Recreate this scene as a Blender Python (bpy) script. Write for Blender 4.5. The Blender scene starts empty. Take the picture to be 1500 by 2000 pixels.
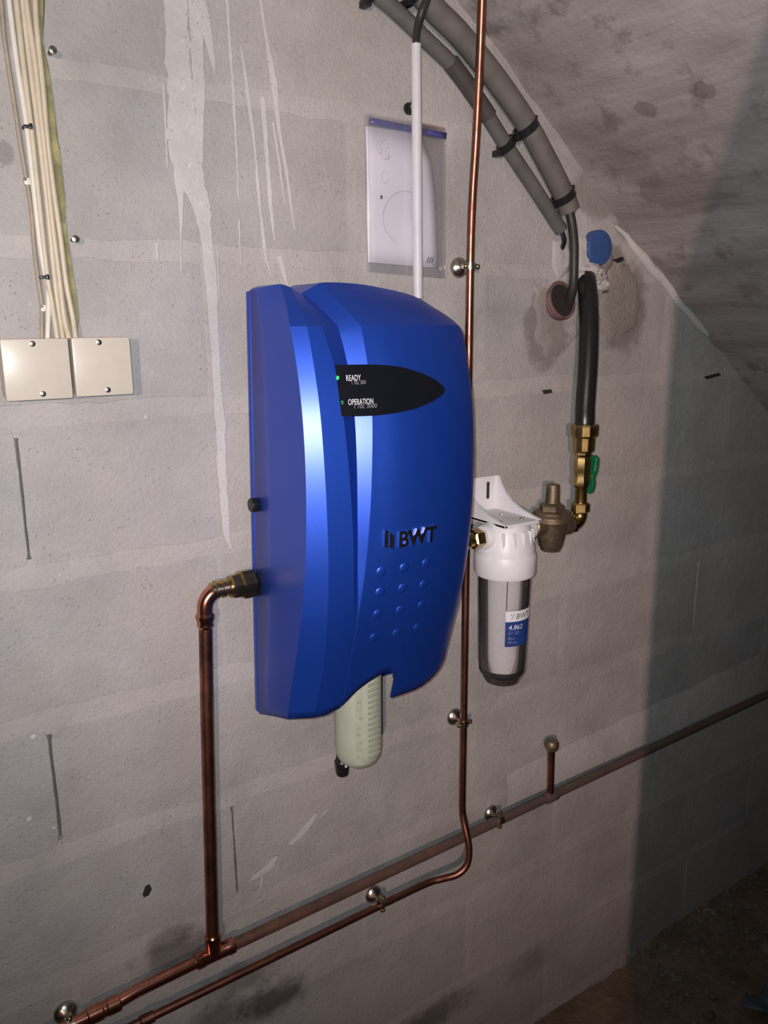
import bpy, bmesh, math, random
import numpy as np
from mathutils import Vector, Matrix

# ------------------------------------------------------------------ camera, world, lights, exposure
scene = bpy.context.scene
COL = scene.collection
D = 1.0549            # distance of the lens from the block wall (wall face = plane y 0)
CZ = 1.56             # lens height above the floor
FPX = 1560.0
AX_H = np.array([0.8311517, -0.13159902, 0.5402486])      # world +X seen from the camera (x right, y down, z forward)
AX_N = np.array([-0.5559985, -0.18402767, 0.81055505])    # world +Y (into the wall)
AX_U = np.array([-0.00724756, -0.97407162, -0.22612377])  # world +Z
ROT = np.array([AX_H, AX_N, AX_U])

cam_d = bpy.data.cameras.new('camera'); cam = bpy.data.objects.new('camera', cam_d); COL.objects.link(cam)
cam_d.sensor_fit = 'VERTICAL'; cam_d.sensor_height = 36.0; cam_d.lens = 36.0 * FPX / 2000.0
cam_d.clip_start = 0.02
right, down, fwd = Vector(ROT[:, 0]), Vector(ROT[:, 1]), Vector(ROT[:, 2])
mw = Matrix((right, -down, -fwd)).transposed().to_4x4(); mw.translation = Vector((0, -D, CZ))
cam.matrix_world = mw
scene.camera = cam

world = bpy.data.worlds.new('world'); scene.world = world; world.use_nodes = True
world.node_tree.nodes['Background'].inputs[0].default_value = (0.55, 0.62, 0.75, 1)
world.node_tree.nodes['Background'].inputs[1].default_value = 0.01

def lamp(name, kind, loc, energy, color, size):
    l = bpy.data.lights.new(name, kind); l.energy = energy; l.color = color; l.shadow_soft_size = size
    o = bpy.data.objects.new(name, l); COL.objects.link(o); o.location = loc
    return o
# the phone's own flash, a finger's width from the lens
fl = lamp('phone_flash', 'SPOT', Vector((0, -D, CZ)) - right * 0.018 - down * 0.012 - fwd * 0.005, 43.0, (0.91, 0.97, 1.0), 0.004)
fl.data.spot_size = math.radians(123); fl.data.spot_blend = 1.0
fl.rotation_euler = Vector((0.58, 1.0549, -0.01)).to_track_quat('-Z', 'Y').to_euler()
# warm bulb in the passage behind the doorway
wl = lamp('passage_bulb', 'SPOT', (-1.30, -2.71, 1.80), 200.0, (1.0, 0.66, 0.56), 0.004)
wl.data.spot_size = math.radians(51); wl.data.spot_blend = 1.0
wl.rotation_euler = (Vector((1.24, 0, 1.45)) - Vector((-1.30, -2.71, 1.80))).to_track_quat('-Z', 'Y').to_euler()

vs = scene.view_settings
vs.view_transform = 'Standard'; vs.look = 'None'; vs.exposure = 0.0; vs.gamma = 1.0
vs.use_curve_mapping = False

# ------------------------------------------------------------------ helpers
rnd = random.Random(7)
def at(px, py, off=0.0):
    r = ROT @ np.array([px - 750.0, py - 1000.0, FPX]); t = (D - off) / r[1]
    return Vector((r[0] * t, -off, r[2] * t + CZ))
def V(x, off, z): return Vector((x, -off, z))

def tag(o, label=None, cat=None, group=None, kind=None):
    if label: o['label'] = label
    if cat: o['category'] = cat
    if group: o['group'] = group
    if kind: o['kind'] = kind
    return o
def thing(name, loc, label, cat, group=None):
    o = bpy.data.objects.new(name, None); COL.objects.link(o); o.location = loc; o.empty_display_size = 0.02
    return tag(o, label, cat, group)
def rootloc(p):
    while p is not None and p.parent is not None: p = p.parent
    return Vector(p.location) if p is not None else Vector((0, 0, 0))
def obj(name, vf, mat, parent=None, smooth=30, origin=None):
    """vf = (verts, faces) in world space, linked as one mesh object"""
    verts, faces = vf
    base = rootloc(parent) if parent is not None else Vector(origin if origin is not None else (0, 0, 0))
    loc = Vector((0, 0, 0))
    if parent is not None and origin is not None: loc = Vector(origin) - base
    me = bpy.data.meshes.new(name)
    me.from_pydata([tuple(Vector(v) - base - loc) for v in verts], [], [tuple(f) for f in faces])
    bm = bmesh.new(); bm.from_mesh(me)
    bmesh.ops.remove_doubles(bm, verts=bm.verts, dist=1e-6)
    bmesh.ops.recalc_face_normals(bm, faces=bm.faces)
    bm.to_mesh(me); bm.free()
    me.materials.append(mat)
    if smooth:
        for p in me.polygons: p.use_smooth = True
        me.set_sharp_from_angle(angle=math.radians(smooth))
    o = bpy.data.objects.new(name, me); COL.objects.link(o)
    if parent is not None: o.parent = parent; o.location = loc
    else: o.location = base
    return o
def join(*vfs):
    V_, F_ = [], []
    for v, f in vfs:
        n = len(V_); V_ += list(v); F_ += [tuple(i + n for i in q) for q in f]
    return V_, F_
def frame(axis):
    a = Vector(axis).normalized()
    u = a.cross(Vector((0, 0, 1)))
    if u.length < 0.1: u = a.cross(Vector((0, 1, 0)))
    u.normalize(); return a, u, a.cross(u)
def lathe(origin, axis, prof, seg=24, rot=0.0):
    """prof = [(distance along the axis, radius)...]"""
    a, u, w = frame(axis); o = Vector(origin); vs_, fs = [], []
    for (h, r) in prof:
        for k in range(seg):
            t = rot + 2 * math.pi * k / seg
            vs_.append(o + a * h + (u * math.cos(t) + w * math.sin(t)) * max(r, 1e-5))
    n = len(prof)
    for i in range(n - 1):
        for k in range(seg):
            k2 = (k + 1) % seg
            fs.append((i * seg + k, i * seg + k2, (i + 1) * seg + k2, (i + 1) * seg + k))
    fs.append(tuple(range(seg))[::-1]); fs.append(tuple((n - 1) * seg + k for k in range(seg)))
    return vs_, fs
def catmull(pts, n=6):
    pts = [Vector(p) for p in pts]
    if len(pts) < 3: return pts
    out = []
    for i in range(len(pts) - 1):
        p0 = pts[max(i - 1, 0)]; p1 = pts[i]; p2 = pts[i + 1]; p3 = pts[min(i + 2, len(pts) - 1)]
        for k in range(n):
            t = k / n
            out.append(0.5 * ((2 * p1) + (p2 - p0) * t + (2 * p0 - 5 * p1 + 4 * p2 - p3) * t * t + (3 * p1 - p0 - 3 * p2 + p3) * t ** 3))
    out.append(pts[-1]); return out
def tube(pts, r, seg=12, smooth_n=0, radii=None):
    pts = catmull(pts, smooth_n) if smooth_n else [Vector(p) for p in pts]
    vs_, fs = [], []; n = len(pts)
    t0 = (pts[1] - pts[0]).normalized(); _, u, _ = frame(t0)
    for i, p in enumerate(pts):
        t = (pts[min(i + 1, n - 1)] - pts[max(i - 1, 0)]).normalized()
        u = (u - t * u.dot(t)).normalized(); w = t.cross(u)
        rr = r if radii is None else radii[i]
        for k in range(seg):
            a = 2 * math.pi * k / seg
            vs_.append(p + (u * math.cos(a) + w * math.sin(a)) * rr)
    for i in range(n - 1):
        for k in range(seg):
            k2 = (k + 1) % seg
            fs.append((i * seg + k, i * seg + k2, (i + 1) * seg + k2, (i + 1) * seg + k))
    fs.append(tuple(range(seg))[::-1]); fs.append(tuple((n - 1) * seg + k for k in range(seg)))
    return vs_, fs
def box(x0, x1, o0, o1, z0, z1, bev=0.0):
    """box between offsets o0..o1 from the wall, bevelled"""
    bm = bmesh.new(); bmesh.ops.create_cube(bm, size=1)
    for v in bm.verts:
        v.co = Vector((x0 if v.co.x < 0 else x1, -(o0 if v.co.y > 0 else o1), z0 if v.co.z < 0 else z1))
    if bev: bmesh.ops.bevel(bm, geom=bm.edges[:], offset=bev, segments=2, affect='EDGES', profile=0.6)
    bm.verts.index_update()
    r = ([v.co.copy() for v in bm.verts], [tuple(v.index for v in f.verts) for f in bm.faces]); bm.free()
    return r
def slab(poly, thick=(0, -1, 0), depth=0.002):
    """extrude a polygon of world points along 'thick'"""
    t = Vector(thick).normalized() * depth; n = len(poly)
    vs_ = [Vector(p) for p in poly] + [Vector(p) + t for p in poly]
    fs = [tuple(range(n))[::-1], tuple(range(n, 2 * n))] + [(i, (i + 1) % n, n + (i + 1) % n, n + i) for i in range(n)]
    return vs_, fs
def text_mesh(s, size=1.0, extrude=0.02, shear=0.0, bold=0.0):
    cu = bpy.data.curves.new('t', 'FONT'); cu.body = s; cu.size = size; cu.extrude = extrude; cu.shear = shear; cu.resolution_u = 3; cu.offset = bold
    o = bpy.data.objects.new('t', cu); COL.objects.link(o)
    me = bpy.data.meshes.new_from_object(o)
    vf = ([v.co.copy() for v in me.vertices], [tuple(p.vertices) for p in me.polygons])
    bpy.data.objects.remove(o); bpy.data.curves.remove(cu); bpy.data.meshes.remove(me)
    return vf
def lerp(a, b, t): return a + (b - a) * t
def sstep(a, b, x):
    t = min(max((x - a) / (b - a), 0), 1); return t * t * (3 - 2 * t)
def cubic(tab):
    xs = [p[0] for p in tab]; ys = [p[1] for p in tab]; n = len(xs)
    m = []
    for i in range(n):
        if i == 0: m.append((ys[1] - ys[0]) / (xs[1] - xs[0]))
        elif i == n - 1: m.append((ys[-1] - ys[-2]) / (xs[-1] - xs[-2]))
        else: m.append((ys[i + 1] - ys[i - 1]) / (xs[i + 1] - xs[i - 1]))
    def f(x):
        if x <= xs[0]: return ys[0] + m[0] * (x - xs[0])
        if x >= xs[-1]: return ys[-1] + m[-1] * (x - xs[-1])
        i = 0
        while x > xs[i + 1]: i += 1
        h = xs[i + 1] - xs[i]; t = (x - xs[i]) / h
        return ((2 * t ** 3 - 3 * t * t + 1) * ys[i] + (t ** 3 - 2 * t * t + t) * h * m[i]
                + (-2 * t ** 3 + 3 * t * t) * ys[i + 1] + (t ** 3 - t * t) * h * m[i + 1])
    return f

# ------------------------------------------------------------------ materials
def srgb(r, g, b):
    f = lambda c: (c / 255 / 12.92) if c / 255 <= 0.04045 else ((c / 255 + 0.055) / 1.055) ** 2.4
    return (f(r), f(g), f(b), 1)
class NT:
    def __init__(s, name):
        s.m = bpy.data.materials.new(name); s.m.use_nodes = True; s.t = s.m.node_tree
        s.b = s.t.nodes['Principled BSDF']; s.pos = None
    def n(s, kind, **kw):
        x = s.t.nodes.new(kind)
        for k, v in kw.items():
            if k.startswith('i_'): x.inputs[k[2:].replace('_', ' ')].default_value = v
            else: setattr(x, k, v)
        return x
    def l(s, a, b): s.t.links.new(a, b)
    def P(s):
        if s.pos is None: s.pos = s.n('ShaderNodeNewGeometry').outputs['Position']
        return s.pos
    def mapped(s, scale=(1, 1, 1), rot=(0, 0, 0), loc=(0, 0, 0)):
        m = s.n('ShaderNodeMapping'); s.l(s.P(), m.inputs[0])
        m.inputs['Scale'].default_value = scale; m.inputs['Rotation'].default_value = rot; m.inputs['Location'].default_value = loc
        return m.outputs[0]
    def noise(s, scale, detail=4, rough=0.6, vec=None, dist=0.0):
        x = s.n('ShaderNodeTexNoise'); x.inputs['Scale'].default_value = scale; x.inputs['Detail'].default_value = detail
        x.inputs['Roughness'].default_value = rough; x.inputs['Distortion'].default_value = dist
        s.l(vec if vec is not None else s.P(), x.inputs['Vector']); return x.outputs['Fac']
    def ramp(s, fac, stops):
        x = s.n('ShaderNodeValToRGB'); e = x.color_ramp.elements
        while len(e) < len(stops): e.new(0.5)
        for i, (p, c) in enumerate(stops):
            e[i].position = p; e[i].color = c if len(c) == 4 else (*c, 1)
        s.l(fac, x.inputs[0]); return x.outputs[0]
    def math(s, op, a, b=0.0, clamp=False):
        x = s.n('ShaderNodeMath', operation=op, use_clamp=clamp)
        for i, v in enumerate((a, b)):
            if isinstance(v, (int, float)): x.inputs[i].default_value = v
            else: s.l(v, x.inputs[i])
        return x.outputs[0]
    def mix(s, fac, a, b, mode='MIX'):
        x = s.n('ShaderNodeMix', data_type='RGBA', blend_type=mode)
        for sock, v in ((x.inputs[0], fac), (x.inputs[6], a), (x.inputs[7], b)):
            if isinstance(v, (int, float)): sock.default_value = v
            elif isinstance(v, tuple): sock.default_value = v
            else: s.l(v, sock)
        return x.outputs[2]
    def bump(s, h, strength=0.3, dist=0.002):
        x = s.n('ShaderNodeBump'); x.inputs['Strength'].default_value = strength; x.inputs['Distance'].default_value = dist
        s.l(h, x.inputs['Height']); s.l(x.outputs[0], s.b.inputs['Normal']); return x
    def blob(s, c, r, edge=0.5, nscale=30, namt=0.6):
        """noisy stain mask around a world point c with radii r"""
        v = s.n('ShaderNodeVectorMath', operation='SUBTRACT'); s.l(s.P(), v.inputs[0]); v.inputs[1].default_value = c
        w = s.n('ShaderNodeVectorMath', operation='DIVIDE'); s.l(v.outputs[0], w.inputs[0]); w.inputs[1].default_value = r
        ln = s.n('ShaderNodeVectorMath', operation='LENGTH'); s.l(w.outputs[0], ln.inputs[0])
        nz = s.noise(nscale, 5, 0.65)
        q = s.math('ADD', ln.outputs['Value'], s.math('MULTIPLY', s.math('SUBTRACT', nz, 0.5), namt * 2))
        mr = s.n('ShaderNodeMapRange', interpolation_type='SMOOTHSTEP'); s.l(q, mr.inputs[0])
        mr.inputs[1].default_value = 1.0; mr.inputs[2].default_value = 1.0 - edge; mr.inputs[3].default_value = 0; mr.inputs[4].default_value = 1
        return mr.outputs[0]
def setb(b, **kw):
    for k, v in kw.items(): b.inputs[k.replace('_', ' ')].default_value = v
def plain(name, color, rough=0.5, metal=0.0, spec=0.5, nscale=60, namt=0.12, bump=0.0, bscale=200, coat=0.0):
    t = NT(name); setb(t.b, Roughness=rough, Metallic=metal)
    t.b.inputs['Specular IOR Level'].default_value = spec
    t.b.inputs['Coat Weight'].default_value = coat
    dark = tuple(c * (1 - namt) for c in color[:3]) + (1,); lite = tuple(min(c * (1 + namt), 1) for c in color[:3]) + (1,)
    t.l(t.ramp(t.noise(nscale, 4), [(0.3, dark), (0.7, lite)]), t.b.inputs['Base Color'])
    if bump: t.bump(t.noise(bscale, 3), bump, 0.001)
    return t.m

def concrete(name, base, tint_rand=0.0, stains=True, rough=0.95, grain=1.0):
    t = NT(name); setb(t.b, Roughness=rough); t.b.inputs['Specular IOR Level'].default_value = 0.15
    c0 = tuple(c * 0.74 for c in base[:3]) + (1,); c1 = tuple(c * 1.2 for c in base[:3]) + (1,)
    col = t.ramp(t.noise(5.0, 6, 0.65), [(0.28, c0), (0.72, c1)])
    # pinkish / greyish clouds of efflorescence
    col = t.mix(t.ramp(t.noise(2.1, 4, 0.6, dist=0.6), [(0.42, (0, 0, 0)), (0.66, (0.55, 0.55, 0.55))]), col, (base[0] * 1.12, base[1] * 1.03, base[2] * 0.97, 1))
    # fine aggregate
    sp = t.noise(260, 3, 0.7)
    col = t.mix(t.ramp(sp, [(0.30, (0.55, 0.55, 0.55)), (0.43, (0, 0, 0))]), col, tuple(c * 0.55 for c in base[:3]) + (1,))
    col = t.mix(t.ramp(t.noise(150, 2, 0.6), [(0.66, (0, 0, 0)), (0.76, (0.5, 0.5, 0.5))]), col, tuple(min(c * 1.5, 1) for c in base[:3]) + (1,))
    pits = t.n('ShaderNodeTexVoronoi'); pits.inputs['Scale'].default_value = 130; t.l(t.P(), pits.inputs['Vector'])
    pm = t.math('MULTIPLY', t.math('LESS_THAN', pits.outputs['Distance'], 0.17), t.math('GREATER_THAN', t.noise(18, 2), 0.57))
    col = t.mix(t.math('MULTIPLY', pm, 0.4), col, tuple(c * 0.35 for c in base[:3]) + (1,))
    if tint_rand:
        oi = t.n('ShaderNodeObjectInfo')
        col = t.mix(tint_rand, col, t.ramp(oi.outputs['Random'], [(0.0, (0.70, 0.72, 0.74)), (0.5, (0.86, 0.85, 0.84)), (1.0, (0.98, 0.95, 0.92))]), 'MULTIPLY')
    if stains:
        for c, r, k in STAINS:
            col = t.mix(t.math('MULTIPLY', t.blob(c, r, 0.8, 26, 0.75), k), col, (0.028, 0.024, 0.02, 1))
        for c, r, k in BROWN:
            col = t.mix(t.math('MULTIPLY', t.blob(c, r, 0.35, 22, 0.5), k), col, (0.10, 0.075, 0.055, 1))
    t.l(col, t.b.inputs['Base Color'])
    h = t.math('ADD', t.math('MULTIPLY', t.noise(170, 4, 0.7), 0.7), t.math('MULTIPLY', t.noise(35, 4), 0.8))
    h = t.math('SUBTRACT', h, t.math('MULTIPLY', pm, 0.5))
    t.bump(h, 0.8 * grain, 0.003)
    return t.m
def w(px, py): p = at(px, py); return (p.x, 0.0, p.z)
# soot from soldering and damp marks low on the wall; brown filler round the pipe holes
STAINS = [(w(350, 1862), (0.085, .2, 0.055), 0.55), (w(330, 1835), (0.05, .2, 0.025), 0.35), (w(470, 1915), (0.10, .2, 0.045), 0.5),
          (w(530, 1955), (0.09, .2, 0.05), 0.75), (w(430, 1985), (0.10, .2, 0.045), 0.55), (w(840, 1990), (0.14, .2, 0.05), 0.6),
          (w(1040, 1880), (0.09, .2, 0.05), 0.25)]
BROWN = [(w(1215, 600), (0.085, .3, 0.10), 0.55), (w(1065, 640), (0.06, .3, 0.085), 0.5), (w(1195, 520), (0.05, .3, 0.045), 0.5),
         (w(8, 300), (0.012, .3, 0.016), 0.35), (w(1250, 430), (0.09, .3, 0.05), 0.5), (w(1170, 380), (0.1, .3, 0.05), 0.4)]

WALL_RGB = (0.43, 0.414, 0.404)
M_block = concrete('block_concrete', WALL_RGB, tint_rand=0.35)
M_mortar = concrete('mortar', (0.437, 0.418, 0.407), 0.0)
M_back = concrete('joint_shadow_concrete', (0.20, 0.19, 0.18), 0.0, stains=False)
M_plaster = concrete('white_plaster', (0.525, 0.515, 0.505), 0.0, stains=False, grain=0.5)
M_filler = concrete('rough_filler', (0.29, 0.262, 0.24), 0.0, stains=False, grain=1.6)

def vault_mat():
    t = NT('vault_concrete'); setb(t.b, Roughness=0.93); t.b.inputs['Specular IOR Level'].default_value = 0.2
    n1 = t.noise(1.0, 6, 0.65, t.mapped((9, 2.2, 9)), 0.4)
    col = t.ramp(n1, [(0.28, (0.235, 0.205, 0.20)), (0.5, (0.34, 0.30, 0.29)), (0.75, (0.45, 0.41, 0.40))])
    col = t.mix(t.ramp(t.noise(14, 5, 0.7), [(0.34, (0.6, 0.6, 0.6)), (0.46, (0, 0, 0))]), col, (0.17, 0.135, 0.12, 1))
    sp = t.n('ShaderNodeTexVoronoi'); sp.inputs['Scale'].default_value = 9; t.l(t.P(), sp.inputs['Vector'])
    m = t.math('LESS_THAN', t.math('ADD', sp.outputs['Distance'], t.math('MULTIPLY', t.noise(40, 3), 0.25)), 0.27)
    m = t.math('MULTIPLY', m, t.math('GREATER_THAN', t.noise(5, 2), 0.5))
    col = t.mix(t.math('MULTIPLY', m, 0.5), col, (0.14, 0.105, 0.09, 1))
    for px, py, X, off, z, rx, ro, k in ((1300, 350, 1.19, .17, 1.77, .07, .10, .45), (1230, 330, 1.13, .10, 1.80, .06, .08, .35), (1215, 215, 1.05, .12, 1.86, .03, .03, .6)):
        col = t.mix(t.math('MULTIPLY', t.blob((X, -off, z), (rx, ro, rx), 0.5, 25, 0.6), k), col, (0.12, 0.09, 0.08, 1))
    t.l(col, t.b.inputs['Base Color'])
    h = t.math('ADD', t.math('MULTIPLY', t.noise(60, 5, 0.7), 0.5), t.noise(1.0, 5, 0.6, t.mapped((26, 3, 26))))
    t.bump(h, 0.6, 0.006)
    return t.m
M_vault = vault_mat()
def floor_mat():
    t = NT('earth_floor'); setb(t.b, Roughness=0.95); t.b.inputs['Specular IOR Level'].default_value = 0.15
    col = t.ramp(t.noise(9, 7, 0.7), [(0.3, (0.15, 0.105, 0.07)), (0.6, (0.28, 0.205, 0.145)), (0.8, (0.38, 0.32, 0.26))])
    t.l(col, t.b.inputs['Base Color']); t.bump(t.noise(55, 6, 0.7), 0.8, 0.01); return t.m
M_floor = floor_mat()
M_gravel = plain('gravel', (0.17, 0.145, 0.12, 1), 0.9, namt=0.5, nscale=25)

def copper(name, dirt=0.35, dusty=False):
    t = NT(name); setb(t.b, Metallic=1.0)
    n = t.noise(45, 5, 0.65)
    col = t.ramp(n, [(0.3, (0.26, 0.105, 0.072)), (0.65, (0.55, 0.245, 0.17))])
    brown = t.ramp(t.noise(20, 4), [(0.35, (0, 0, 0)), (0.75, (dirt, dirt, dirt))])
    col = t.mix(brown, col, (0.10, 0.055, 0.045, 1))
    rough = 0.33; metal = 1.0
    t.l(t.ramp(n, [(0.3, (0.46, 0.46, 0.46)), (0.7, (0.30, 0.30, 0.30))]), t.b.inputs['Roughness'])
    if dusty:
        sx = t.n('ShaderNodeSeparateXYZ'); t.l(t.P(), sx.inputs[0])
        f = t.n('ShaderNodeMapRange'); t.l(t.math('ADD', sx.outputs[0], t.math('MULTIPLY', t.noise(12, 4), 0.3)), f.inputs[0])
        f.inputs[1].default_value = 0.45; f.inputs[2].default_value = 1.1; f.inputs[3].default_value = 0.35; f.inputs[4].default_value = 0.92
        col = t.mix(f.outputs[0], col, (0.105, 0.08, 0.07, 1))
        t.l(t.math('SUBTRACT', 1.0, f.outputs[0]), t.b.inputs['Metallic'])
    t.l(col, t.b.inputs['Base Color']); return t.m
M_copper = copper('copper', 0.6); M_copper2 = copper('aged_copper', 0.95); M_copper_d = copper('dusty_copper', 0.95, True)
M_solder = plain('bright_copper_fitting', (0.66, 0.28, 0.19, 1), 0.22, 1.0, nscale=40, namt=0.3)
M_brass = plain('brass', (0.46, 0.33, 0.13, 1), 0.30, 1.0, nscale=60, namt=0.35)
M_brass_dull = plain('dull_bronze', (0.25, 0.195, 0.13, 1), 0.50, 0.85, nscale=50, namt=0.35, bump=0.3)
M_steel = plain('zinc_plated_steel', (0.55, 0.53, 0.47, 1), 0.28, 1.0, nscale=60, namt=0.3)
M_chrome = plain('chrome', (0.82, 0.83, 0.85, 1), 0.12, 1.0, namt=0.02)
def blue_mat():
    t = NT('satin_blue_plastic'); setb(t.b, Metallic=0.75, Roughness=0.50); t.b.inputs['Coat Weight'].default_value = 1.0; t.b.inputs['Coat Roughness'].default_value = 0.36; t.b.inputs['Coat IOR'].default_value = 1.5; t.b.inputs['Specular Tint'].default_value = (0.10, 0.22, 0.75, 1)
    t.b.inputs['Specular IOR Level'].default_value = 0.4
    t.l(t.ramp(t.noise(900, 2), [(0.3, srgb(28, 76, 190)), (0.7, srgb(34, 86, 206))]), t.b.inputs['Base Color'])
    t.bump(t.noise(1400, 2), 0.10, 0.0004); return t.m
M_blue = blue_mat()
M_blackgloss = plain('black_display_plastic', (0.006, 0.007, 0.011, 1), 0.32, 0, 0.35, namt=0.1)
M_black = plain('black_plastic', (0.012, 0.012, 0.013, 1), 0.35, 0, 0.5)
M_blackcable = plain('black_cable_rubber', (0.03, 0.027, 0.024, 1), 0.5)
M_pe = plain('black_polyethylene', (0.012, 0.012, 0.014, 1), 0.33, 0, 0.5, bump=0.05)
M_white = plain('white_plastic', (0.74, 0.735, 0.76, 1), 0.42, 0, 0.5, namt=0.03)
M_conduit_w = plain('pale_grey_conduit', (0.60, 0.60, 0.63, 1), 0.45, namt=0.05)
M_conduit_g = plain('grey_conduit', (0.135, 0.122, 0.108, 1), 0.6, namt=0.2, nscale=25)
M_conduit_s = plain('slate_conduit', (0.105, 0.10, 0.096, 1), 0.6, namt=0.2, nscale=25)
M_sleeve = plain('dark_sleeve', (0.058, 0.05, 0.048, 1), 0.6, namt=0.15)
M_cream = plain('cream_plastic', (0.56, 0.50, 0.42, 1), 0.33, 0, 0.5, namt=0.03)
M_cable = plain('cream_cable', (0.56, 0.48, 0.36, 1), 0.45, namt=0.08)
M_cable_w = plain('white_cable', (0.68, 0.64, 0.56, 1), 0.45, namt=0.05)
M_cable_g = plain('dull_beige_cable', (0.34, 0.28, 0.21, 1), 0.6, namt=0.15)
M_foam = plain('olive_foam', (0.25, 0.225, 0.105, 1), 0.9, namt=0.4, nscale=45, bump=0.8, bscale=90)
M_green = plain('green_handle', (0.005, 0.12, 0.045, 1), 0.35, 0, 0.5, namt=0.2)
M_cap = plain('blue_pipe_cap', (0.035, 0.085, 0.26, 1), 0.5, namt=0.15)
M_red = plain('red_conduit', (0.15, 0.085, 0.085, 1), 0.6, namt=0.4, nscale=40)
M_hole_shade = plain('hole_shade', (0.02, 0.017, 0.016, 1), 0.9)  # near-black colour standing in for the shade inside holes
M_cup = plain('milky_cup', (0.44, 0.475, 0.38, 1), 0.30, 0, 0.5, namt=0.06, nscale=30)
M_cup_rib = plain('milky_cup_rib', (0.33, 0.36, 0.28, 1), 0.35, 0, 0.5, namt=0.08)
M_cup_txt = plain('cup_print', (0.38, 0.41, 0.33, 1), 0.5, namt=0.1)
M_paper = plain('white_paper', (0.72, 0.70, 0.75, 1), 0.6, namt=0.03, nscale=30)
M_zip = plain('blue_zip', (0.075, 0.075, 0.26, 1), 0.35, namt=0.3, nscale=120)
M_ink = plain('ink', (0.06, 0.06, 0.08, 1), 0.6)
M_faint = plain('faint_print', (0.52, 0.51, 0.55, 1), 0.6)
M_labelblue = plain('label_blue', (0.018, 0.05, 0.22, 1), 0.4, namt=0.08)
M_cart = plain('grey_cartridge', (0.56, 0.56, 0.575, 1), 0.8, namt=0.06, nscale=200, bump=0.3, bscale=500)
M_foot = plain('dark_bowl_foot', (0.055, 0.043, 0.038, 1), 0.25, 0, 0.5)
M_scrap = plain('bluish_plastic_scrap', (0.12, 0.15, 0.21, 1), 0.5, namt=0.3, nscale=20)
M_txtw = plain('white_print', (0.75, 0.76, 0.80, 1), 0.5, namt=0.02)
M_txtg = plain('grey_print', (0.24, 0.245, 0.27, 1), 0.5, namt=0.02)
def emit(name, color, e):
    t = NT(name); setb(t.b, Roughness=0.4); t.b.inputs['Base Color'].default_value = color
    t.b.inputs['Emission Color'].default_value = color; t.b.inputs['Emission Strength'].default_value = e; return t.m
M_led = emit('green_led', (0.05, 0.75, 0.12, 1), 0.8); M_led2 = emit('dim_green_led', (0.02, 0.25, 0.06, 1), 0.3)
def clear_mat(name, tint, rough, dens):
    t = NT(name); nt = t.t; nt.nodes.remove(t.b)
    tr = t.n('ShaderNodeBsdfTransparent'); tr.inputs[0].default_value = tint
    gl = t.n('ShaderNodeBsdfGlossy'); gl.inputs['Roughness'].default_value = rough; gl.inputs[0].default_value = (1, 1, 1, 1)
    di = t.n('ShaderNodeBsdfDiffuse'); di.inputs[0].default_value = (0.5, 0.5, 0.53, 1)
    fr = t.n('ShaderNodeFresnel'); fr.inputs[0].default_value = 1.5
    m0 = t.n('ShaderNodeMixShader'); m0.inputs[0].default_value = dens; t.l(tr.outputs[0], m0.inputs[1]); t.l(di.outputs[0], m0.inputs[2])
    m1 = t.n('ShaderNodeMixShader'); t.l(fr.outputs[0], m1.inputs[0]); t.l(m0.outputs[0], m1.inputs[1]); t.l(gl.outputs[0], m1.inputs[2])
    bp = t.n('ShaderNodeBump'); bp.inputs['Strength'].default_value = 0.25; bp.inputs['Distance'].default_value = 0.002
    t.l(t.noise(28, 3), bp.inputs['Height']); t.l(bp.outputs[0], gl.inputs['Normal'])
    t.l(m1.outputs[0], nt.nodes['Material Output'].inputs[0]); return t.m
M_clear = clear_mat('clear_bowl', (0.88, 0.86, 0.86, 1), 0.06, 0.05)
M_film = clear_mat('clear_film', (0.93, 0.93, 0.95, 1), 0.14, 0.10)

# ------------------------------------------------------------------ setting: block end wall
wall = obj('wall_back', box(-3.2, 2.75, -0.20, -0.011, -0.05, 2.6), M_back, smooth=0); tag(wall, kind='structure',
    label='end wall of grey concrete blocks behind the blue water unit')
VP = [(-.3, 2.33), (0, 2.305), (.3, 2.27), (.6, 2.17), (.85, 2.035), (1.0, 1.928), (1.2, 1.770), (1.377, 1.636), (1.5, 1.553), (1.642, 1.46), (1.772, 1.365), (2.2, 1.02), (2.48, .66), (2.6, .03), (2.61, -.1)]
VF = cubic(VP)
def jitter_rect(x0, x1, z0, z1, j, step=0.016, round_=0.005):
    pts = []
    st = [0.0]
    def side(a, b):
        st[0] = 0.0
        a, b = Vector(a), Vector(b); n = max(2, int((b - a).length / step)); d = (b - a).normalized(); nn_ = Vector((-d.y, d.x))
        for i in range(n):
            st[0] = st[0] * .72 + rnd.uniform(-j, j) * (1.5 if abs(d.x) > .5 else .35)
            p = a.lerp(b, i / n) + nn_ * st[0]
            if i == 0: p += (d + nn_) * round_ * .5
            pts.append((p.x, p.y))
    side((x0, z0), (x1, z0)); side((x1, z0), (x1, z1)); side((x1, z1), (x0, z1)); side((x0, z1), (x0, z0))
    return pts
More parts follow.
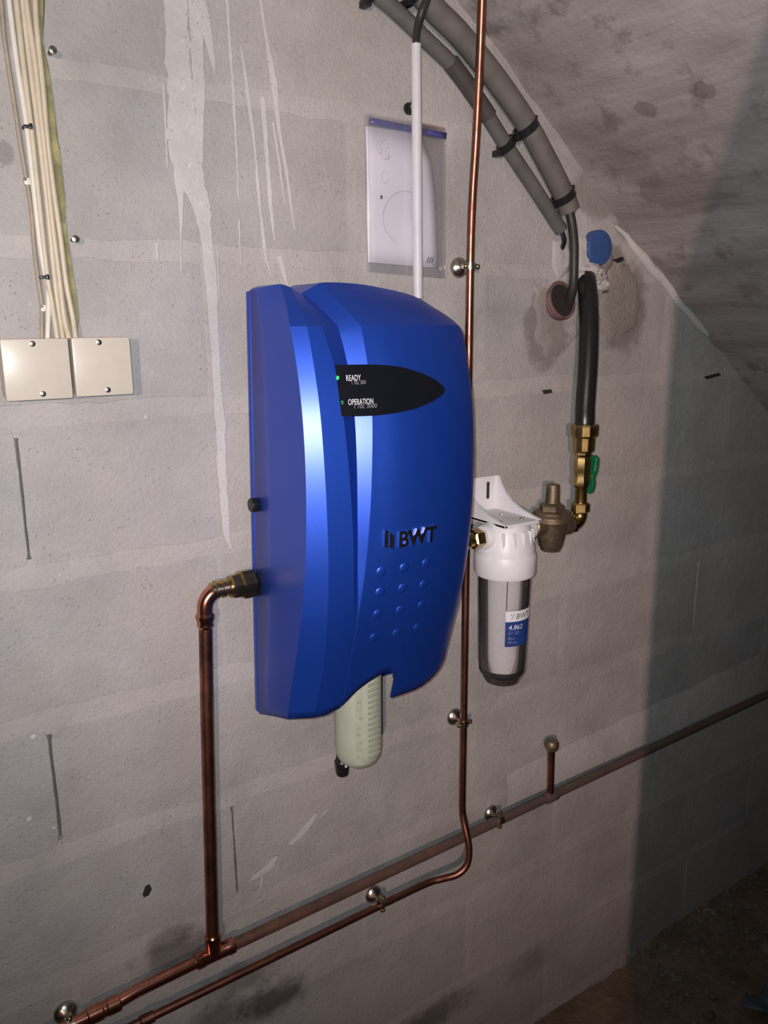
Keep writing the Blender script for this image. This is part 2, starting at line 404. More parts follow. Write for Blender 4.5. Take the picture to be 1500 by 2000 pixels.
def plate(pts, o0, o1, chamfer=0.002):
    """irregular plate on the wall between offsets o0 (back) and o1 (front) with a small chamfer"""
    n = len(pts); cx = sum(p[0] for p in pts) / n; cz = sum(p[1] for p in pts) / n
    def ins(p, c):
        d = Vector((cx - p[0], cz - p[1])); l = d.length; d = d / l if l > 1e-6 else d
        return (p[0] + d.x * c, p[1] + d.y * c)
    a = [V(p[0], o0, p[1]) for p in pts]; b = [V(p[0], o1 - chamfer * 0.7, p[1]) for p in pts]; c = [V(*(lambda q: (q[0], o1, q[1]))(ins(p, chamfer))) for p in pts]
    vs_ = a + b + c; fs = [tuple(2 * n + i for i in range(n))]
    for i in range(n):
        k = (i + 1) % n
        fs.append((i, k, n + k, n + i)); fs.append((n + i, n + k, 2 * n + k, 2 * n + i))
    return vs_, fs
JZ = lambda k: 0.055 + 0.2 * k
open_perpend = {(6, 0.165), (4, 0.165), (3, 0.416), (4, 1.562), (1, 1.386), (0, 1.62)}
for k in range(-1, 11):
    z0, z1 = JZ(k), JZ(k + 1)
    hm = 0.0105 + 0.003 * rnd.random()
    # bed joint at z1, flush and a little uneven
    up, lo = [], []
    x = -1.35
    while x < 2.72:
        if VF(x) > z1 - 0.05:
            up.append((x, z1 + 0.021 + rnd.uniform(-.003, .004))); lo.append((x, z1 - 0.021 + rnd.uniform(-.004, .003)))
        x += 0.045
    if len(up) > 2:
        obj('mortar_joint', slab([V(p[0], -0.011, p[1]) for p in lo + up[::-1]], depth=0.0109), M_mortar, wall, smooth=0)
    xs = [0.165 + 0.4855 * i for i in range(-3, 6)] if k % 2 == 0 else [0.416 + 0.4855 * i for i in range(-4, 6)]
    if k == 4: xs = [-1.29, -0.80, -0.32, 0.165, 0.65, 1.13, 1.562, 2.05, 2.53]
    if k == 0: xs = [-1.29, -0.80, -0.32, 0.165, 0.65, 1.13, 1.62, 2.1, 2.6]
    for a, b in zip(xs[:-1], xs[1:]):
        if VF((a + b) / 2 - 0.2) < z0 - 0.02: continue
        j = rnd.uniform
        g = 0.0016
        ob = obj('block', plate(jitter_rect(a + g, b - g, z0 + hm + j(-.002, .002), z1 - hm + j(-.003, .002), 0.0016), -0.0105, 0.0002 + j(-.0001, .0003), 0.0010),
                 M_block, wall, smooth=0, origin=((a + b) / 2, 0, (z0 + z1) / 2))
        if not any(k == kk and abs(b - xx) < 0.02 for kk, xx in open_perpend):
            obj('mortar_joint', plate(jitter_rect(b - 0.009, b + 0.009, z0 + 0.012, z1 - 0.012, 0.002), -0.011, 0.0004 + j(-.0002, .0002), 0.0006), M_mortar, wall, smooth=0)

# white plaster that ran down the wall, each run its own piece
RUN = [0]
def run(pts, off=0.0016, th=0.0012, name='plaster_run', mat=M_plaster, parent=wall):
    """pts = [(x,y,half width in px)...] down the wall"""
    RUN[0] += 1; off = off + 0.00013 * RUN[0]
    L, R = [], []
    fine = []
    for (a, b) in zip(pts[:-1], pts[1:]):
        n = max(2, int(abs(b[1] - a[1]) / 7))
        for i in range(n): fine.append(tuple(lerp(a[q], b[q], i / n) for q in range(3)))
    fine.append(pts[-1])
    jl = jr = 0.0
    for (x, y, hw) in fine:
        jl = jl * .8 + rnd.uniform(-1, 1) * (.07 * hw + .35); jr = jr * .8 + rnd.uniform(-1, 1) * (.07 * hw + .35)
        L.append(at(x - hw + jl, y, off)); R.append(at(x + hw + jr, y, off))
    n = len(L)
    dv = Vector((0, -th, 0))
    vs_ = L + R + [p + dv for p in L] + [p + dv for p in R]; fs = []
    for i in range(n - 1):
        fs += [(2 * n + i, 2 * n + i + 1, 3 * n + i + 1, 3 * n + i), (i, i + 1, 2 * n + i + 1, 2 * n + i), (n + i, 3 * n + i, 3 * n + i + 1, n + i + 1)]
    return obj(name, (vs_, fs), mat, parent, smooth=0)
run([(340, -60, 24), (345, 60, 22), (352, 180, 26), (362, 290, 30), (375, 350, 26), (392, 400, 17), (402, 470, 10), (408, 530, 12), (414, 600, 9), (420, 680, 9), (424, 760, 8), (429, 830, 10), (432, 910, 8), (438, 990, 7), (443, 1045, 6), (450, 1070, 4)])
run([(378, -40, 13), (382, 60, 11), (388, 160, 12), (391, 240, 8), (392, 330, 3)])
run([(388, -40, 8), (402, 60, 10), (412, 110, 7), (420, 150, 1)])
run([(346, 290, 9), (350, 350, 9), (353, 390, 5), (352, 470, 1.5), (353, 530, 1)])
run([(318, 165, 3), (322, 220, 2.5), (326, 330, 1)])
for s in ([(440, -30, 3), (448, 80, 3), (456, 190, 3), (462, 300, 2), (466, 390, 1)], [(470, 90, 2), (486, 200, 4), (496, 280, 2), (505, 370, 1)],
          [(505, -20, 2), (522, 90, 3), (536, 170, 6), (546, 260, 3), (560, 340, 3), (575, 450, 1)], [(512, 190, 5), (520, 300, 4), (528, 400, 3), (536, 470, 2)],
          [(500, 330, 2), (510, 430, 3), (517, 500, 3), (530, 540, 1)], [(545, 500, 5), (555, 540, 4), (562, 565, 1)], [(306, 475, 3), (307, 510, 2)], [(424, 490, 2), (428, 590, 1)],
          [(466, 430, 2), (470, 520, 1)], [(533, 240, 2), (548, 340, 2), (556, 400, 1)]):
    run(s, th=0.0008)
for s in ([(618, 1588, 2), (605, 1606, 6), (588, 1628, 7), (572, 1644, 5), (565, 1650, 1)], [(642, 1578, 1), (633, 1588, 2), (625, 1596, .6)],
          [(540, 1672, 2), (528, 1690, 8), (510, 1706, 9), (496, 1716, 5), (486, 1722, 1)], [(512, 1710, 2), (507, 1745, .7)]):
    run(s, th=0.0008, name='plaster_scrape')
for (x, y, r_) in ((66, 1440, 6), (58, 1601, 6), (106, 1618, 4), (286, 815, 5)):
    c = at(x, y, 0.001)
    obj('plaster_splash', lathe(c, (0, -1, 0), [(0, r_ * .0008), (.0012, r_ * .0006), (.002, r_ * .0002)], 7), M_plaster, wall)
# rough filler around the pipe holes, dark patches painted as the shade in a chip and joint slots
def patch(poly, off0, off1, name, mat, sub=2):
    if len(poly) > 6:
        q = []
        for (a, b), (c_, d_) in zip(poly, poly[1:] + poly[:1]):
            for k in range(3): q.append((lerp(a, c_, k / 3) + rnd.uniform(-4, 4), lerp(b, d_, k / 3) + rnd.uniform(-4, 4)))
        poly = q
    n = len(poly); c = Vector((0, 0, 0))
    P_ = [at(x, y) for x, y in poly]
    c = sum(P_, Vector()) / n
    rings = [(1.0, off0), (0.9, lerp(off0, off1, .55)), (0.75, off1 * .8), (0.55, off1), (0.3, off1 * 0.85), (.1, off1)]
    vs_, fs = [], []
    for s, o in rings:
        for p in P_:
            q = c.lerp(p, s * rnd.uniform(.95, 1.05)); vs_.append(Vector((q.x, -o * rnd.uniform(.75, 1.1), q.z)))
    for i in range(len(rings) - 1):
        for k in range(n):
            k2 = (k + 1) % n; fs.append((i * n + k, i * n + k2, (i + 1) * n + k2, (i + 1) * n + k))
    fs.append(tuple((len(rings) - 1) * n + k for k in range(n)))
    return obj(name, (vs_, fs), mat, wall, smooth=40)
patch([(1186, 515), (1205, 500), (1228, 520), (1245, 560), (1250, 600), (1240, 640), (1215, 662), (1195, 668), (1180, 650), (1172, 600), (1176, 550)], 0.0005, 0.006, 'filler_patch', M_filler)
patch([(1112, 480), (1130, 462), (1175, 468), (1192, 490), (1196, 512), (1178, 540), (1160, 560), (1135, 560), (1114, 530)], 0.0005, 0.012, 'filler_patch', M_mortar)
patch([(1080, 470), (1105, 465), (1115, 490), (1112, 530), (1090, 545), (1078, 520)], 0.0005, 0.008, 'filler_patch', M_mortar)
patch([(1048, 560), (1080, 545), (1115, 560), (1128, 600), (1125, 650), (1105, 690), (1070, 700), (1050, 670), (1042, 610)], 0.0005, 0.006, 'filler_patch', M_mortar)
patch([(1118, 530), (1130, 515), (1150, 512), (1168, 522), (1178, 545), (1174, 572), (1158, 584), (1134, 582), (1120, 562)], 0.0005, 0.030, 'filler_patch', M_mortar)
patch([(278, 1746), (284, 1730), (292, 1726), (296, 1736), (290, 1748), (280, 1752)], 0.0005, 0.0035, 'chip_shade', M_hole_shade)
patch([(1374, 736), (1404, 728), (1408, 733), (1380, 741)], 0.0005, 0.003, 'joint_slot_shade', M_hole_shade)
patch([(1058, 762), (1076, 760), (1079, 767), (1062, 770)], 0.0005, 0.003, 'joint_slot_shade', M_hole_shade)
patch([(1192, 508), (1208, 502), (1213, 508), (1200, 514)], 0.006, 0.0145, 'joint_slot_shade', M_hole_shade)
# mortar fillet the old pipe is bedded in
up = [(990 + i * 26, 1512 - i * 12.3 + rnd.uniform(-3, 3)) for i in range(20)]; lo = [(990 + i * 26, 1575 - i * 11.7) for i in range(20)]
A = [at(x, y, 0.0005) for x, y in up]; B = [at(x, (y * .35 + y2 * .65), 0.014) for (x, y), (_, y2) in zip(up, lo)]; C = [at(x, y, 0.016) for x, y in lo]
fs = []
for i in range(19): fs += [(i, i + 1, 20 + i + 1, 20 + i), (20 + i, 20 + i + 1, 40 + i + 1, 40 + i)]
obj('mortar_fillet', (A + B + C, fs), M_mortar, wall, smooth=50)

# ------------------------------------------------------------------ vaulted ceiling, floor, doorway wall
def vault():
    xs = []
    x = -3.21
    while x < 2.611:
        xs.append(x); x += 0.018 if 0.5 < x < 2.0 else 0.06
    xs.append(2.61)
    ys = []; y = 0.02
    while y > -2.25:
        ys.append(y); y -= 0.02 if y > -0.9 else 0.09
    ys.append(-2.25)
    rs = np.random.RandomState(3)
    vs_, fs = [], []
    def noise2(u, v):
        return (math.sin(u * 23 + 2.1 * math.sin(v * 17)) + math.sin(v * 31 + 1.7 * math.sin(u * 29)) + 0.6 * math.sin(u * 61 + v * 47)) / 2.6
    arc = 0; prev = None
    for x in xs:
        xm = x if x >= -.3 else -.6 - x
        z = VF(xm); p = (x, z)
        if prev: arc += math.dist(p, prev)
        prev = p
        # board marks of the formwork: shallow saw-tooth along the arc
        b = (arc % 0.135) / 0.135
        step = 0.006 * b if b < 0.93 else 0.006 * (1 - b) / 0.07
        for y in ys:
            h = step + 0.004 * noise2(arc * 1.3, y) + rs.uniform(-.0008, .0008)
            vs_.append((x, y, z - h * 0.8))
    m = len(ys)
    for i in range(len(xs) - 1):
        for k in range(m - 1): fs.append((i * m + k, i * m + k + 1, (i + 1) * m + k + 1, (i + 1) * m + k))
    return vs_, fs
ceil = obj('ceiling', vault(), M_vault, smooth=60); tag(ceil, kind='structure', label='rough board-marked concrete barrel vault over the block wall')
# pale mortar bead in the corner between wall and vault
pts = [(1205, 440), (1222, 462), (1238, 482), (1256, 503), (1274, 524), (1292, 545), (1310, 566), (1328, 590), (1346, 614), (1366, 636), (1390, 660), (1420, 688), (1452, 716), (1490, 748), (1530, 780)]
obj('mortar_bead', tube([at(x, y, 0.004) + Vector((rnd.uniform(-.004, .004), 0, rnd.uniform(-.004, .004))) for x, y in pts], 0.01, 8,
    radii=[.003, .005, .0085, .011, .010, .012, .0105, .010, .008, .009, .007, .008, .006, .007, .006]), M_plaster, ceil, smooth=60)

def floor_mesh():
    vs_, fs = [], []; rs = np.random.RandomState(5)
    xs = list(np.arange(-3.3, 0.8, 0.25)) + list(np.arange(0.8, 2.75, 0.03)); ys = list(np.arange(0.02, -0.9, -0.03)) + list(np.arange(-0.9, -3.0, -0.2))
    for x in xs:
        for y in ys:
            heap = 0.03 * math.exp(-(y / 0.10) ** 2) * sstep(1.40, 1.5, x)
            vs_.append((x, y, 0.032 + heap + rs.uniform(-.006, .006)))
    m = len(ys)
    for i in range(len(xs) - 1):
        for k in range(m - 1): fs.append((i * m + k, i * m + k + 1, (i + 1) * m + k + 1, (i + 1) * m + k))
    return vs_, fs
flo = obj('floor', floor_mesh(), M_floor, smooth=60); tag(flo, kind='structure', label='dark earth floor at the foot of the block wall')
gv = []
rs = random.Random(11)
for i in range(420):
    x = rs.uniform(1.38, 2.3); o = abs(rs.gauss(0, .16)) + .004; r_ = rs.uniform(.004, .011) * (1.6 if rs.random() < .06 else 1)
    if 1.45 < x < 1.85 and .2 < o < .52: continue
    gv.append(lathe((x, -o, 0.03 + 0.03 * math.exp(-(o / .1) ** 2)), (rs.uniform(-.4, .4), rs.uniform(-.4, .4), 1), [(0, r_ * .6), (r_ * .5, r_), (r_, r_ * .5)], 5, rs.random()))
gr = obj('gravel', join(*gv), M_gravel, smooth=0); tag(gr, 'loose grey gravel and rubble along the foot of the wall', 'gravel', kind='stuff')

# wall behind the photographer with the doorway to the lit passage (right jamb at x -0.59)
def front_wall():
    parts = []
    y0, y1 = -2.0, -2.2
    def bx(x0, x1, z0, z1): parts.append(box(x0, x1, 2.0, 2.2, z0, z1))
    bx(-0.59, 2.75, -0.05, 2.6); bx(-3.3, -1.65, -0.05, 2.6); bx(-1.65, -0.59, 2.15, 2.6)
    return join(*parts)
fw = obj('wall_front', front_wall(), M_mortar, smooth=0); tag(fw, kind='structure', label='plain wall with the doorway behind the photographer')

# ------------------------------------------------------------------ blue water conditioner
SH = lambda z: 0.025 * (z - 1.3)
XL = lambda z: 0.468 + SH(z)
dS = cubic([(1.017, .112), (1.046, .119), (1.096, .1325), (1.132, .1435), (1.188, .158), (1.261, .1690), (1.33, .1725), (1.396, .1705), (1.459, .163), (1.513, .150), (1.563, .132), (1.615, .106)])
x2 = cubic([(1.0, .030), (1.05, .034), (1.10, .0350), (1.187, .0300), (1.26, .0263), (1.329, .0230), (1.395, .0208), (1.459, .0196), (1.52, .0187), (1.565, .0188)])
x3 = cubic([(1.0, .0700), (1.172, .0690), (1.218, .0646), (1.29, .0598), (1.359, .0555), (1.425, .0515), (1.508, .0465), (1.559, .0385)])
x4 = cubic([(1.0, .0745), (1.168, .0745), (1.252, .072), (1.322, .0702), (1.39, .0704), (1.449, .0710), (1.507, .0700), (1.559, .0660)])
x5 = cubic([(1.0, .0760), (1.168, .0760), (1.214, .0788), (1.251, .0817), (1.322, .0848), (1.39, .0879), (1.449, .0910), (1.507, .0922), (1.559, .092)])
XR = 0.282
gz = lambda z: 0.0065 * sstep(1.165, 1.27, z)
o2 = lambda z: dS(z) + 0.55 * x2(z)
o3 = lambda z: o2(z) + 0.15 * (x3(z) - x2(z))
o4 = lambda z: o3(z) - gz(z)
o5 = lambda z: o4(z) + 0.55 * (x5(z) - x4(z))
def front_off(x, z):
    d = dS(z)
    return cubic([(x5(z), o5(z)), (.125, d + .0265), (.17, d + .0285), (.215, d + .0255), (.25, d + .0175), (.266, d + .010), (.276, d + .001), (XR, d - .012)])(x)
def F(X, z, panel=False):
    """depth of the cover's face at X, z"""
    x = X - XL(z)
    if x <= x2(z): return dS(z) + 0.55 * max(x, 0)
    if x <= x3(z): return o2(z) + 0.15 * (x - x2(z))
    if panel and x < .125:
        t = (x - x3(z)) / (.125 - x3(z)); return lerp(o3(z), dS(z) + .0265, t) + .001 * math.sin(t * math.pi)
    if x <= x4(z): return lerp(o3(z), o4(z), (x - x3(z)) / max(x4(z) - x3(z), 1e-5))
    if x <= x5(z): return o4(z) + 0.55 * (x - x4(z))
    return front_off(x, z)
def onF(px, py, panel=False):
    o = 0.18
    for _ in range(25):
        p = at(px, py, o); o = lerp(o, F(p.x, p.z, panel), 0.6)
    return at(px, py, o)
ZT = cubic([(.012, 1.615), (.05, 1.617), (.09, 1.618), (.13, 1.616), (.165, 1.6115), (.20, 1.606), (.234, 1.597), (.258, 1.583), (.273, 1.568), (.282, 1.550)])
ZE = lambda x: min(1.561, ZT(x) - 0.02)
CUT = [(.061, 1.017), (.078, 1.030), (.095, 1.047), (.115, 1.0585), (.136, 1.067), (.147, 1.0675), (.1545, 1.062), (.1575, 1.050)]
def ZB(x):
    if x < .061 or x > .158: return 1.017 + (.036 * ((x - .2) / .082) ** 2 if x > .2 else 0)
    for (a, za), (b, zb) in zip(CUT[:-1], CUT[1:]):
        if a <= x <= b: return lerp(za, zb, (x - a) / (b - a))
    return 1.040
def cover_mesh():
    fr_x = [.0765 + 0, .083, .090, .0975, .105, .112, .119, .126, .132, .138, .143, .148, .1525, .1555, .1575, .1595, .166, .175, .19, .205, .22, .235, .247, .258, .266, .272, .2765, .2795, XR]
    cols = [('L', 0.0), ('L', 0.35), ('L', 0.7), ('c', 1), ('c', 1.5), ('c', 2), ('c', 2.5), ('c', 3), ('c', 4), ('c', 5)] + [('f', x) for x in fr_x[1:]] + [('R', 0.7), ('R', 0.35), ('R', 0.0)]
    OB = 0.016                      # back rim of the cover stands off the wall
    NR = 44; NC = 3; NB = 3
    def colx(kind, v, z):
        if kind == 'c':
            return {1: 0.0, 1.5: x2(z) * .5, 2: x2(z), 2.5: (x2(z) + x3(z)) / 2, 3: x3(z), 4: x4(z), 5: x5(z)}[v]
        if kind == 'f':
            u = (v - .0765) / (XR - .0765); q = -.009 * max(0, 1 - (v - .1595) / .035) * (1 - sstep(1.017, 1.052, z)) if v > .159 else 0; return lerp(x5(z), XR, u) + q
        return 0.0 if kind == 'L' else XR
    def coff(kind, v, x, z):
        if kind == 'L': return lerp(OB, dS(z), v)
        if kind == 'R': return lerp(OB, dS(z) - .012, v)
        return F(XL(z) + x, z)
    topx = {1: .012, 1.5: .019, 2: .025, 2.5: .031, 3: .0365, 4: .042, 5: .064}
    grid = []
    for kind, v in cols:
        xb = colx(kind, v, 1.03)
        if kind == 'L': zb, ze = .985 + .032 * v, 1.561
        elif kind == 'R': zb, ze = lerp(1.025, 1.053, v), ZE(XR)
        else: zb = ZB(xb); ze = ZE(colx(kind, v, 1.55))
        col = []
        for i in range(NR + 1):
            z = lerp(zb, ze, i / NR); x = colx(kind, v, z); col.append((XL(z) + x, coff(kind, v, x, z), z))
        # sloped cap and top
        xe, oe = col[-1][0] - XL(ze), col[-1][1]
        if kind == 'L': xt = .012 * v * v; zt = 1.609 + .006 * v; ot = lerp(OB, .082, v)
        elif kind == 'R': xt = XR; zt = 1.550; ot = lerp(OB, .112, v)
        else:
            if kind == 'c': xt = topx[v]
            else: xt = lerp(.064, XR, (v - .0765) / (XR - .0765))
            zt = ZT(xt)
            if kind == 'c': zt -= {1: 0, 1.5: .002, 2: .005, 2.5: .009, 3: .0125, 4: .0125, 5: .001}[v]
            ot = .082 + .6 * (oe - dS(ze)); ot = lerp(ot, .112, sstep(.235, XR, xt))
        for i in range(1, NC + 1):
            t = i / NC; z = lerp(ze, zt, t); col.append((XL(z) + lerp(xe, xt, t), lerp(oe, ot, t) + (.004 * math.sin(t * math.pi) if kind not in 'LR' else 0), z))
        for i in range(1, NB + 1):
            t = i / NB; col.append((XL(zt) + xt, lerp(ot, OB, t), zt))
        grid.append(col)
    vs_, fs = [], []
    m = len(grid[0])
    for c in grid: vs_ += [V(*p) for p in c]
    for j in range(len(grid) - 1):
        for i in range(m - 1): fs.append((j * m + i, (j + 1) * m + i, (j + 1) * m + i + 1, j * m + i + 1))
    return vs_, fs
unit = thing('water_conditioner', V(.60, 0.0, .885), 'blue water conditioner unit with black oval display on block wall', 'water conditioner')
cover = obj('cover', cover_mesh(), M_blue, unit, smooth=14)
so = cover.modifiers.new('thickness', 'SOLIDIFY'); so.thickness = 0.003; so.offset = -1
tag(cover, label='satin blue moulded cover with curved facets')
bpv, bpf = box(.468, .750, 0.0005, .0135, .985, 1.609, .003)
for v_ in bpv: v_.x += SH(v_.z) ; v_.z = min(v_.z, ZT(v_.x - XL(v_.z)) - .002) if v_.x > .6 else v_.z
obj('back_plate', (bpv, bpf), M_blue, unit)
# display
topc = [(654, 712), (677, 712.5), (700, 712), (725, 712), (750, 713), (783, 717), (817, 727), (843, 738), (860, 750), (867.5, 759)]
botc = [(666, 813), (690, 813), (710, 812.5), (732, 811.5), (755, 809), (785, 804), (813, 797), (840, 785.5), (858, 774.5), (867, 765)]
vs_, fs = [], []; nu, nv = 24, 8
tc = catmull([Vector((*p, 0)) for p in topc], 3); bc = catmull([Vector((*p, 0)) for p in botc], 3)
for a, b in zip(tc, bc):
    for k in range(nv + 1):
        t = k / nv; p = onF(lerp(a.x, b.x, t), lerp(a.y, b.y, t), True); vs_.append(p + Vector((0, -.0018, 0)))
nn = len(vs_); vs_ += [p + Vector((0, .004, 0)) for p in vs_]
for i in range(len(tc) - 1):
    for k in range(nv):
        q = (i * (nv + 1) + k, i * (nv + 1) + k + 1, (i + 1) * (nv + 1) + k + 1, (i + 1) * (nv + 1) + k)
        fs.append(q); fs.append(tuple(j + nn for j in q[::-1]))
rim = [i * (nv + 1) for i in range(len(tc))] + [(len(tc) - 1) * (nv + 1) + k for k in range(1, nv + 1)] + [i * (nv + 1) + nv for i in range(len(tc) - 2, -1, -1)] + [k for k in range(nv - 1, 0, -1)]
for a, b in zip(rim, rim[1:] + rim[:1]): fs.append((a, b, b + nn, a + nn))
disp = obj('display_panel', (vs_, fs), M_blackgloss, unit, smooth=40); tag(disp, label='black oval display window')
def wrap_text(s, px, py, size, lift, mat, name, parent, panel=False, shear=0.15, ext=0.0002, sx=1.0):
    p = onF(px, py, panel); vf = text_mesh(s, 1.0, 0.0, shear)
    vs_ = []
    tv, tf = vf
    top = [Vector((p.x + v.x * size * sx, 0, p.z + v.y * size)) for v in tv]
    vs_ = [V(q.x, F(q.x, q.z, panel) + lift, q.z) for q in top]
    return obj(name, (vs_, tf), mat, parent, smooth=0)
wrap_text('READY', 674, 744, .0105, .0022, M_txtw, 'display_text', disp, True, sx=.62)
wrap_text('l 10c 300', 685, 751, .007, .0022, M_txtg, 'display_text', disp, True, sx=.75)
wrap_text('OPERATION', 678, 791, .0105, .0022, M_txtw, 'display_text', disp, True, sx=.6)
wrap_text('l 10c 3000', 690, 798, .0075, .0022, M_txtg, 'display_text', disp, True)
for (x, y, m_) in ((658.5, 738, M_led), (667, 786, M_led2)):
    p = onF(x, y, True); obj('indicator_light', box(p.x - .0014, p.x + .0014, F(p.x, p.z, True) + .0005, F(p.x, p.z, True) + .0024, p.z - .0024, p.z + .0024, .0004), m_, disp)
# raised chrome lettering
def raised_text(s, px, py, size, mat, name, parent, shear=0.0, height=.003, sx=1.0):
    p = onF(px, py); tv, tf = text_mesh(s, 1.0, 0.5, shear, 0.03)
    vs_ = []
    for v in tv:
        X, z = p.x + v.x * size * sx, p.z + v.y * size
        vs_.append(V(X, F(X, z) + (height if v.z > 0 else -.001), z))
    return obj(name, (vs_, tf), mat, parent, smooth=0)
raised_text('BWT', 775, 1068, .031, M_chrome, 'logo_lettering', unit, height=.0035, sx=.92)
p = onF(748, 1070)
for i, (dx, h0, h1) in enumerate(((0.0, 0.002, 0.026), (.0085, .0, .020))):
    X = p.x + dx; poly = [(X, p.z + h0), (X + .0055, p.z + h0 - .003), (X + .0055, p.z + h1 - .003), (X, p.z + h1)]
    obj('logo_mark', slab([V(a, F(a, b) - .001, b) for a, b in poly], depth=.0045), M_chrome, unit, smooth=0)
for row in (((745, 1117), (790, 1109), (833, 1100)), ((743, 1157), (787, 1149), (828, 1142)), ((738, 1200), (782, 1192), (824, 1182)), ((731, 1245), (775, 1237), (815, 1226))):
    for (x, y) in row:
        p = onF(x, y); e = .004
        n_ = Vector(((F(p.x + e, p.z) - F(p.x - e, p.z)) / (2 * e), 1, (F(p.x, p.z + e) - F(p.x, p.z - e)) / (2 * e)))
        ax = Vector((-n_.x, -1, -n_.z)).normalized()
        ax = Vector((-(F(p.x + e, p.z) - F(p.x - e, p.z)) / (2 * e), -1, -(F(p.x, p.z + e) - F(p.x, p.z - e)) / (2 * e))).normalized()
        obj('dimple', lathe(p - ax * .0004, ax, [(0, .0080), (.0008, .0072), (.0014, .0054), (.0018, .0030), (.0019, .0004)], 14), M_blue, unit, smooth=50)
obj('side_knob', lathe(V(XL(1.312) + .002, .020, 1.312), (-1, 0, 0), [(0, .0095), (.004, .0105), (.009, .0105), (.011, .009), (.0115, .004)], 20), M_black, unit)
obj('mounting_rail', box(.51, .71, -.0224, .001, 1.30, 1.45, .001), M_steel, unit)
obj('mounting_rail', box(.51, .71, -.0224, .001, 1.08, 1.14, .001), M_steel, unit)
# milky cup hanging from the cut-out
cx, co = .601, .075
cup = obj('treatment_cup', lathe(V(cx, co, 1.13), (0, 0, -1), [(0, .034), (.01, .0375), (.215, .0372), (.228, .0350), (.237, .0300), (.243, .0215), (.2455, .010), (.246, .001)], 36), M_cup, unit, smooth=50)
tag(cup, label='milky greenish translucent cup below the blue cover')
for i in range(17):
    z = 1.06 - i * .0092
    arc = [V(cx + .0385 * math.sin(a), co + .0385 * math.cos(a), z + .0016 * math.sin(a * 2)) for a in [-.12 + .62 * q / 5 for q in range(6)]]
    obj('cup_rib', tube(arc, .0021, 6), M_cup_rib, cup)
def cup_strip(a0, a1, r, z0, z1):
    vs_, fs = [], []; n = 6
    for i in range(n + 1):
        a = lerp(a0, a1, i / n)
        for z in (z0, z1): vs_.append(V(cx + r * math.sin(a), co + r * math.cos(a), z))
    for i in range(n): fs.append((2 * i, 2 * i + 2, 2 * i + 3, 2 * i + 1))
    return vs_, fs
obj('cup_scale', cup_strip(-.66, -.36, .0378, .902, 1.06), M_cup_txt, cup, smooth=60)
for i, z in enumerate((.912, .925, .936, .950, .961, .978, .990, 1.004)):
    a0 = -.62 + .05 * (i % 3); obj('cup_scale_mark', cup_strip(a0, a0 + .12 + .04 * (i % 2), .0381, z, z + .005), M_cup_rib, cup, smooth=60)
p = at(668, 1490, .045)
dr = obj('drain_valve', lathe(V(p.x, .045, p.z + .028), (0, 0, -1), [(0, .008), (.02, .010), (.024, .0125), (.045, .0105), (.048, .0095)], 16), M_black, unit)
obj('drain_slot', box(p.x - .0018, p.x + .0018, .0555, .0585, p.z - .002, p.z + .006, .0005), M_white, dr)

unit.location = (.5874, -.0222, .8992); unit.scale = (.979, .979, .979)      # hangs on rails, 22 mm clear of the blocks
# ------------------------------------------------------------------ copper pipework
AXZ, AXO = 1.218, .08
def hexnut(origin, axis, length, r, bev=.12):
    return lathe(origin, axis, [(0, r * .86), (length * bev, r), (length * (1 - bev), r), (length, r * .86)], 6, .26)
riser = thing('copper_pipe', V(.36, .028, .60), 'thick copper pipe rising from the floor-level run to the blue unit, with brass union', 'pipe')
AI, ZI = .027, 1.199
ax_ = lambda px: at(px, 1146, AI).x
X0_, X1_, X2_, X3_ = .4572, ax_(467), ax_(449), ax_(424)
obj('union_nut', hexnut(V(X0_, AI, ZI), (-1, 0, 0), X0_ - X1_, .0225), M_brass, riser, smooth=20)
obj('union_nut', hexnut(V(X1_ + .002, AI, ZI), (-1, 0, 0), X1_ + .002 - X2_, .0185), M_brass, riser, smooth=20)
obj('spigot', lathe(V(X2_ + .001, AI, ZI), (-1, 0, 0), [(0, .0135), (.004, .0135), (.005, .0112), (.009, .0112), (.010, .0132), (.014, .0132), (.015, .0118), (.019, .0118), (.020, .0132), (.024, .0132), (.025, .0112), (.030, .0112)], 20), M_brass, riser)
XE = ax_(397)
bend = [V(X3_ + .004, AI, ZI), V(XE + .020, AI, ZI - .0008), V(XE + .011, AI, ZI - .0045), V(XE + .0045, AI, ZI - .011), V(XE + .001, AI, ZI - .019), V(XE, AI, ZI - .028), V(XE, AI, ZI - .040)]
obj('elbow', tube(bend, .0112, 16, 3), M_solder, riser, smooth=60)
obj('socket', lathe(V(XE, AI, ZI - .031), (-.03, 0, -1), [(0, .0113), (.003, .0134), (.008, .0134), (.012, .0116), (.018, .0122), (.022, .0102)], 18), M_solder, riser)
obj('pipe', tube([V(XE, AI, ZI - .045), V(lerp(XE, .36, .33), AI, 1.0), V(lerp(XE, .36, .66), AI, .82), V(.36, .0280, .640)], .0096, 16, 4), M_copper2, riser, smooth=60)
zp = lambda X: .6125 + (X - .36) * .0115
obj('tee', join(lathe(V(.330, .028, zp(.33)), (1, 0, .0115), [(0, .0104), (.002, .0122), (.012, .0122), (.015, .0112), (.05, .0112), (.053, .0122), (.063, .0122), (.065, .0104)], 18),
    lathe(V(.36, .028, zp(.36)), (0, 0, 1), [(0, .0112), (.018, .0112), (.022, .0122), (.034, .0122), (.036, .0104)], 18)), M_solder, riser, smooth=30)
obj('pipe', tube([V(.34, .028, zp(.34)), V(.24, .029, zp(.24) - .001), V(.205, .03, .6055)], .0092, 14), M_solder, riser, smooth=60)
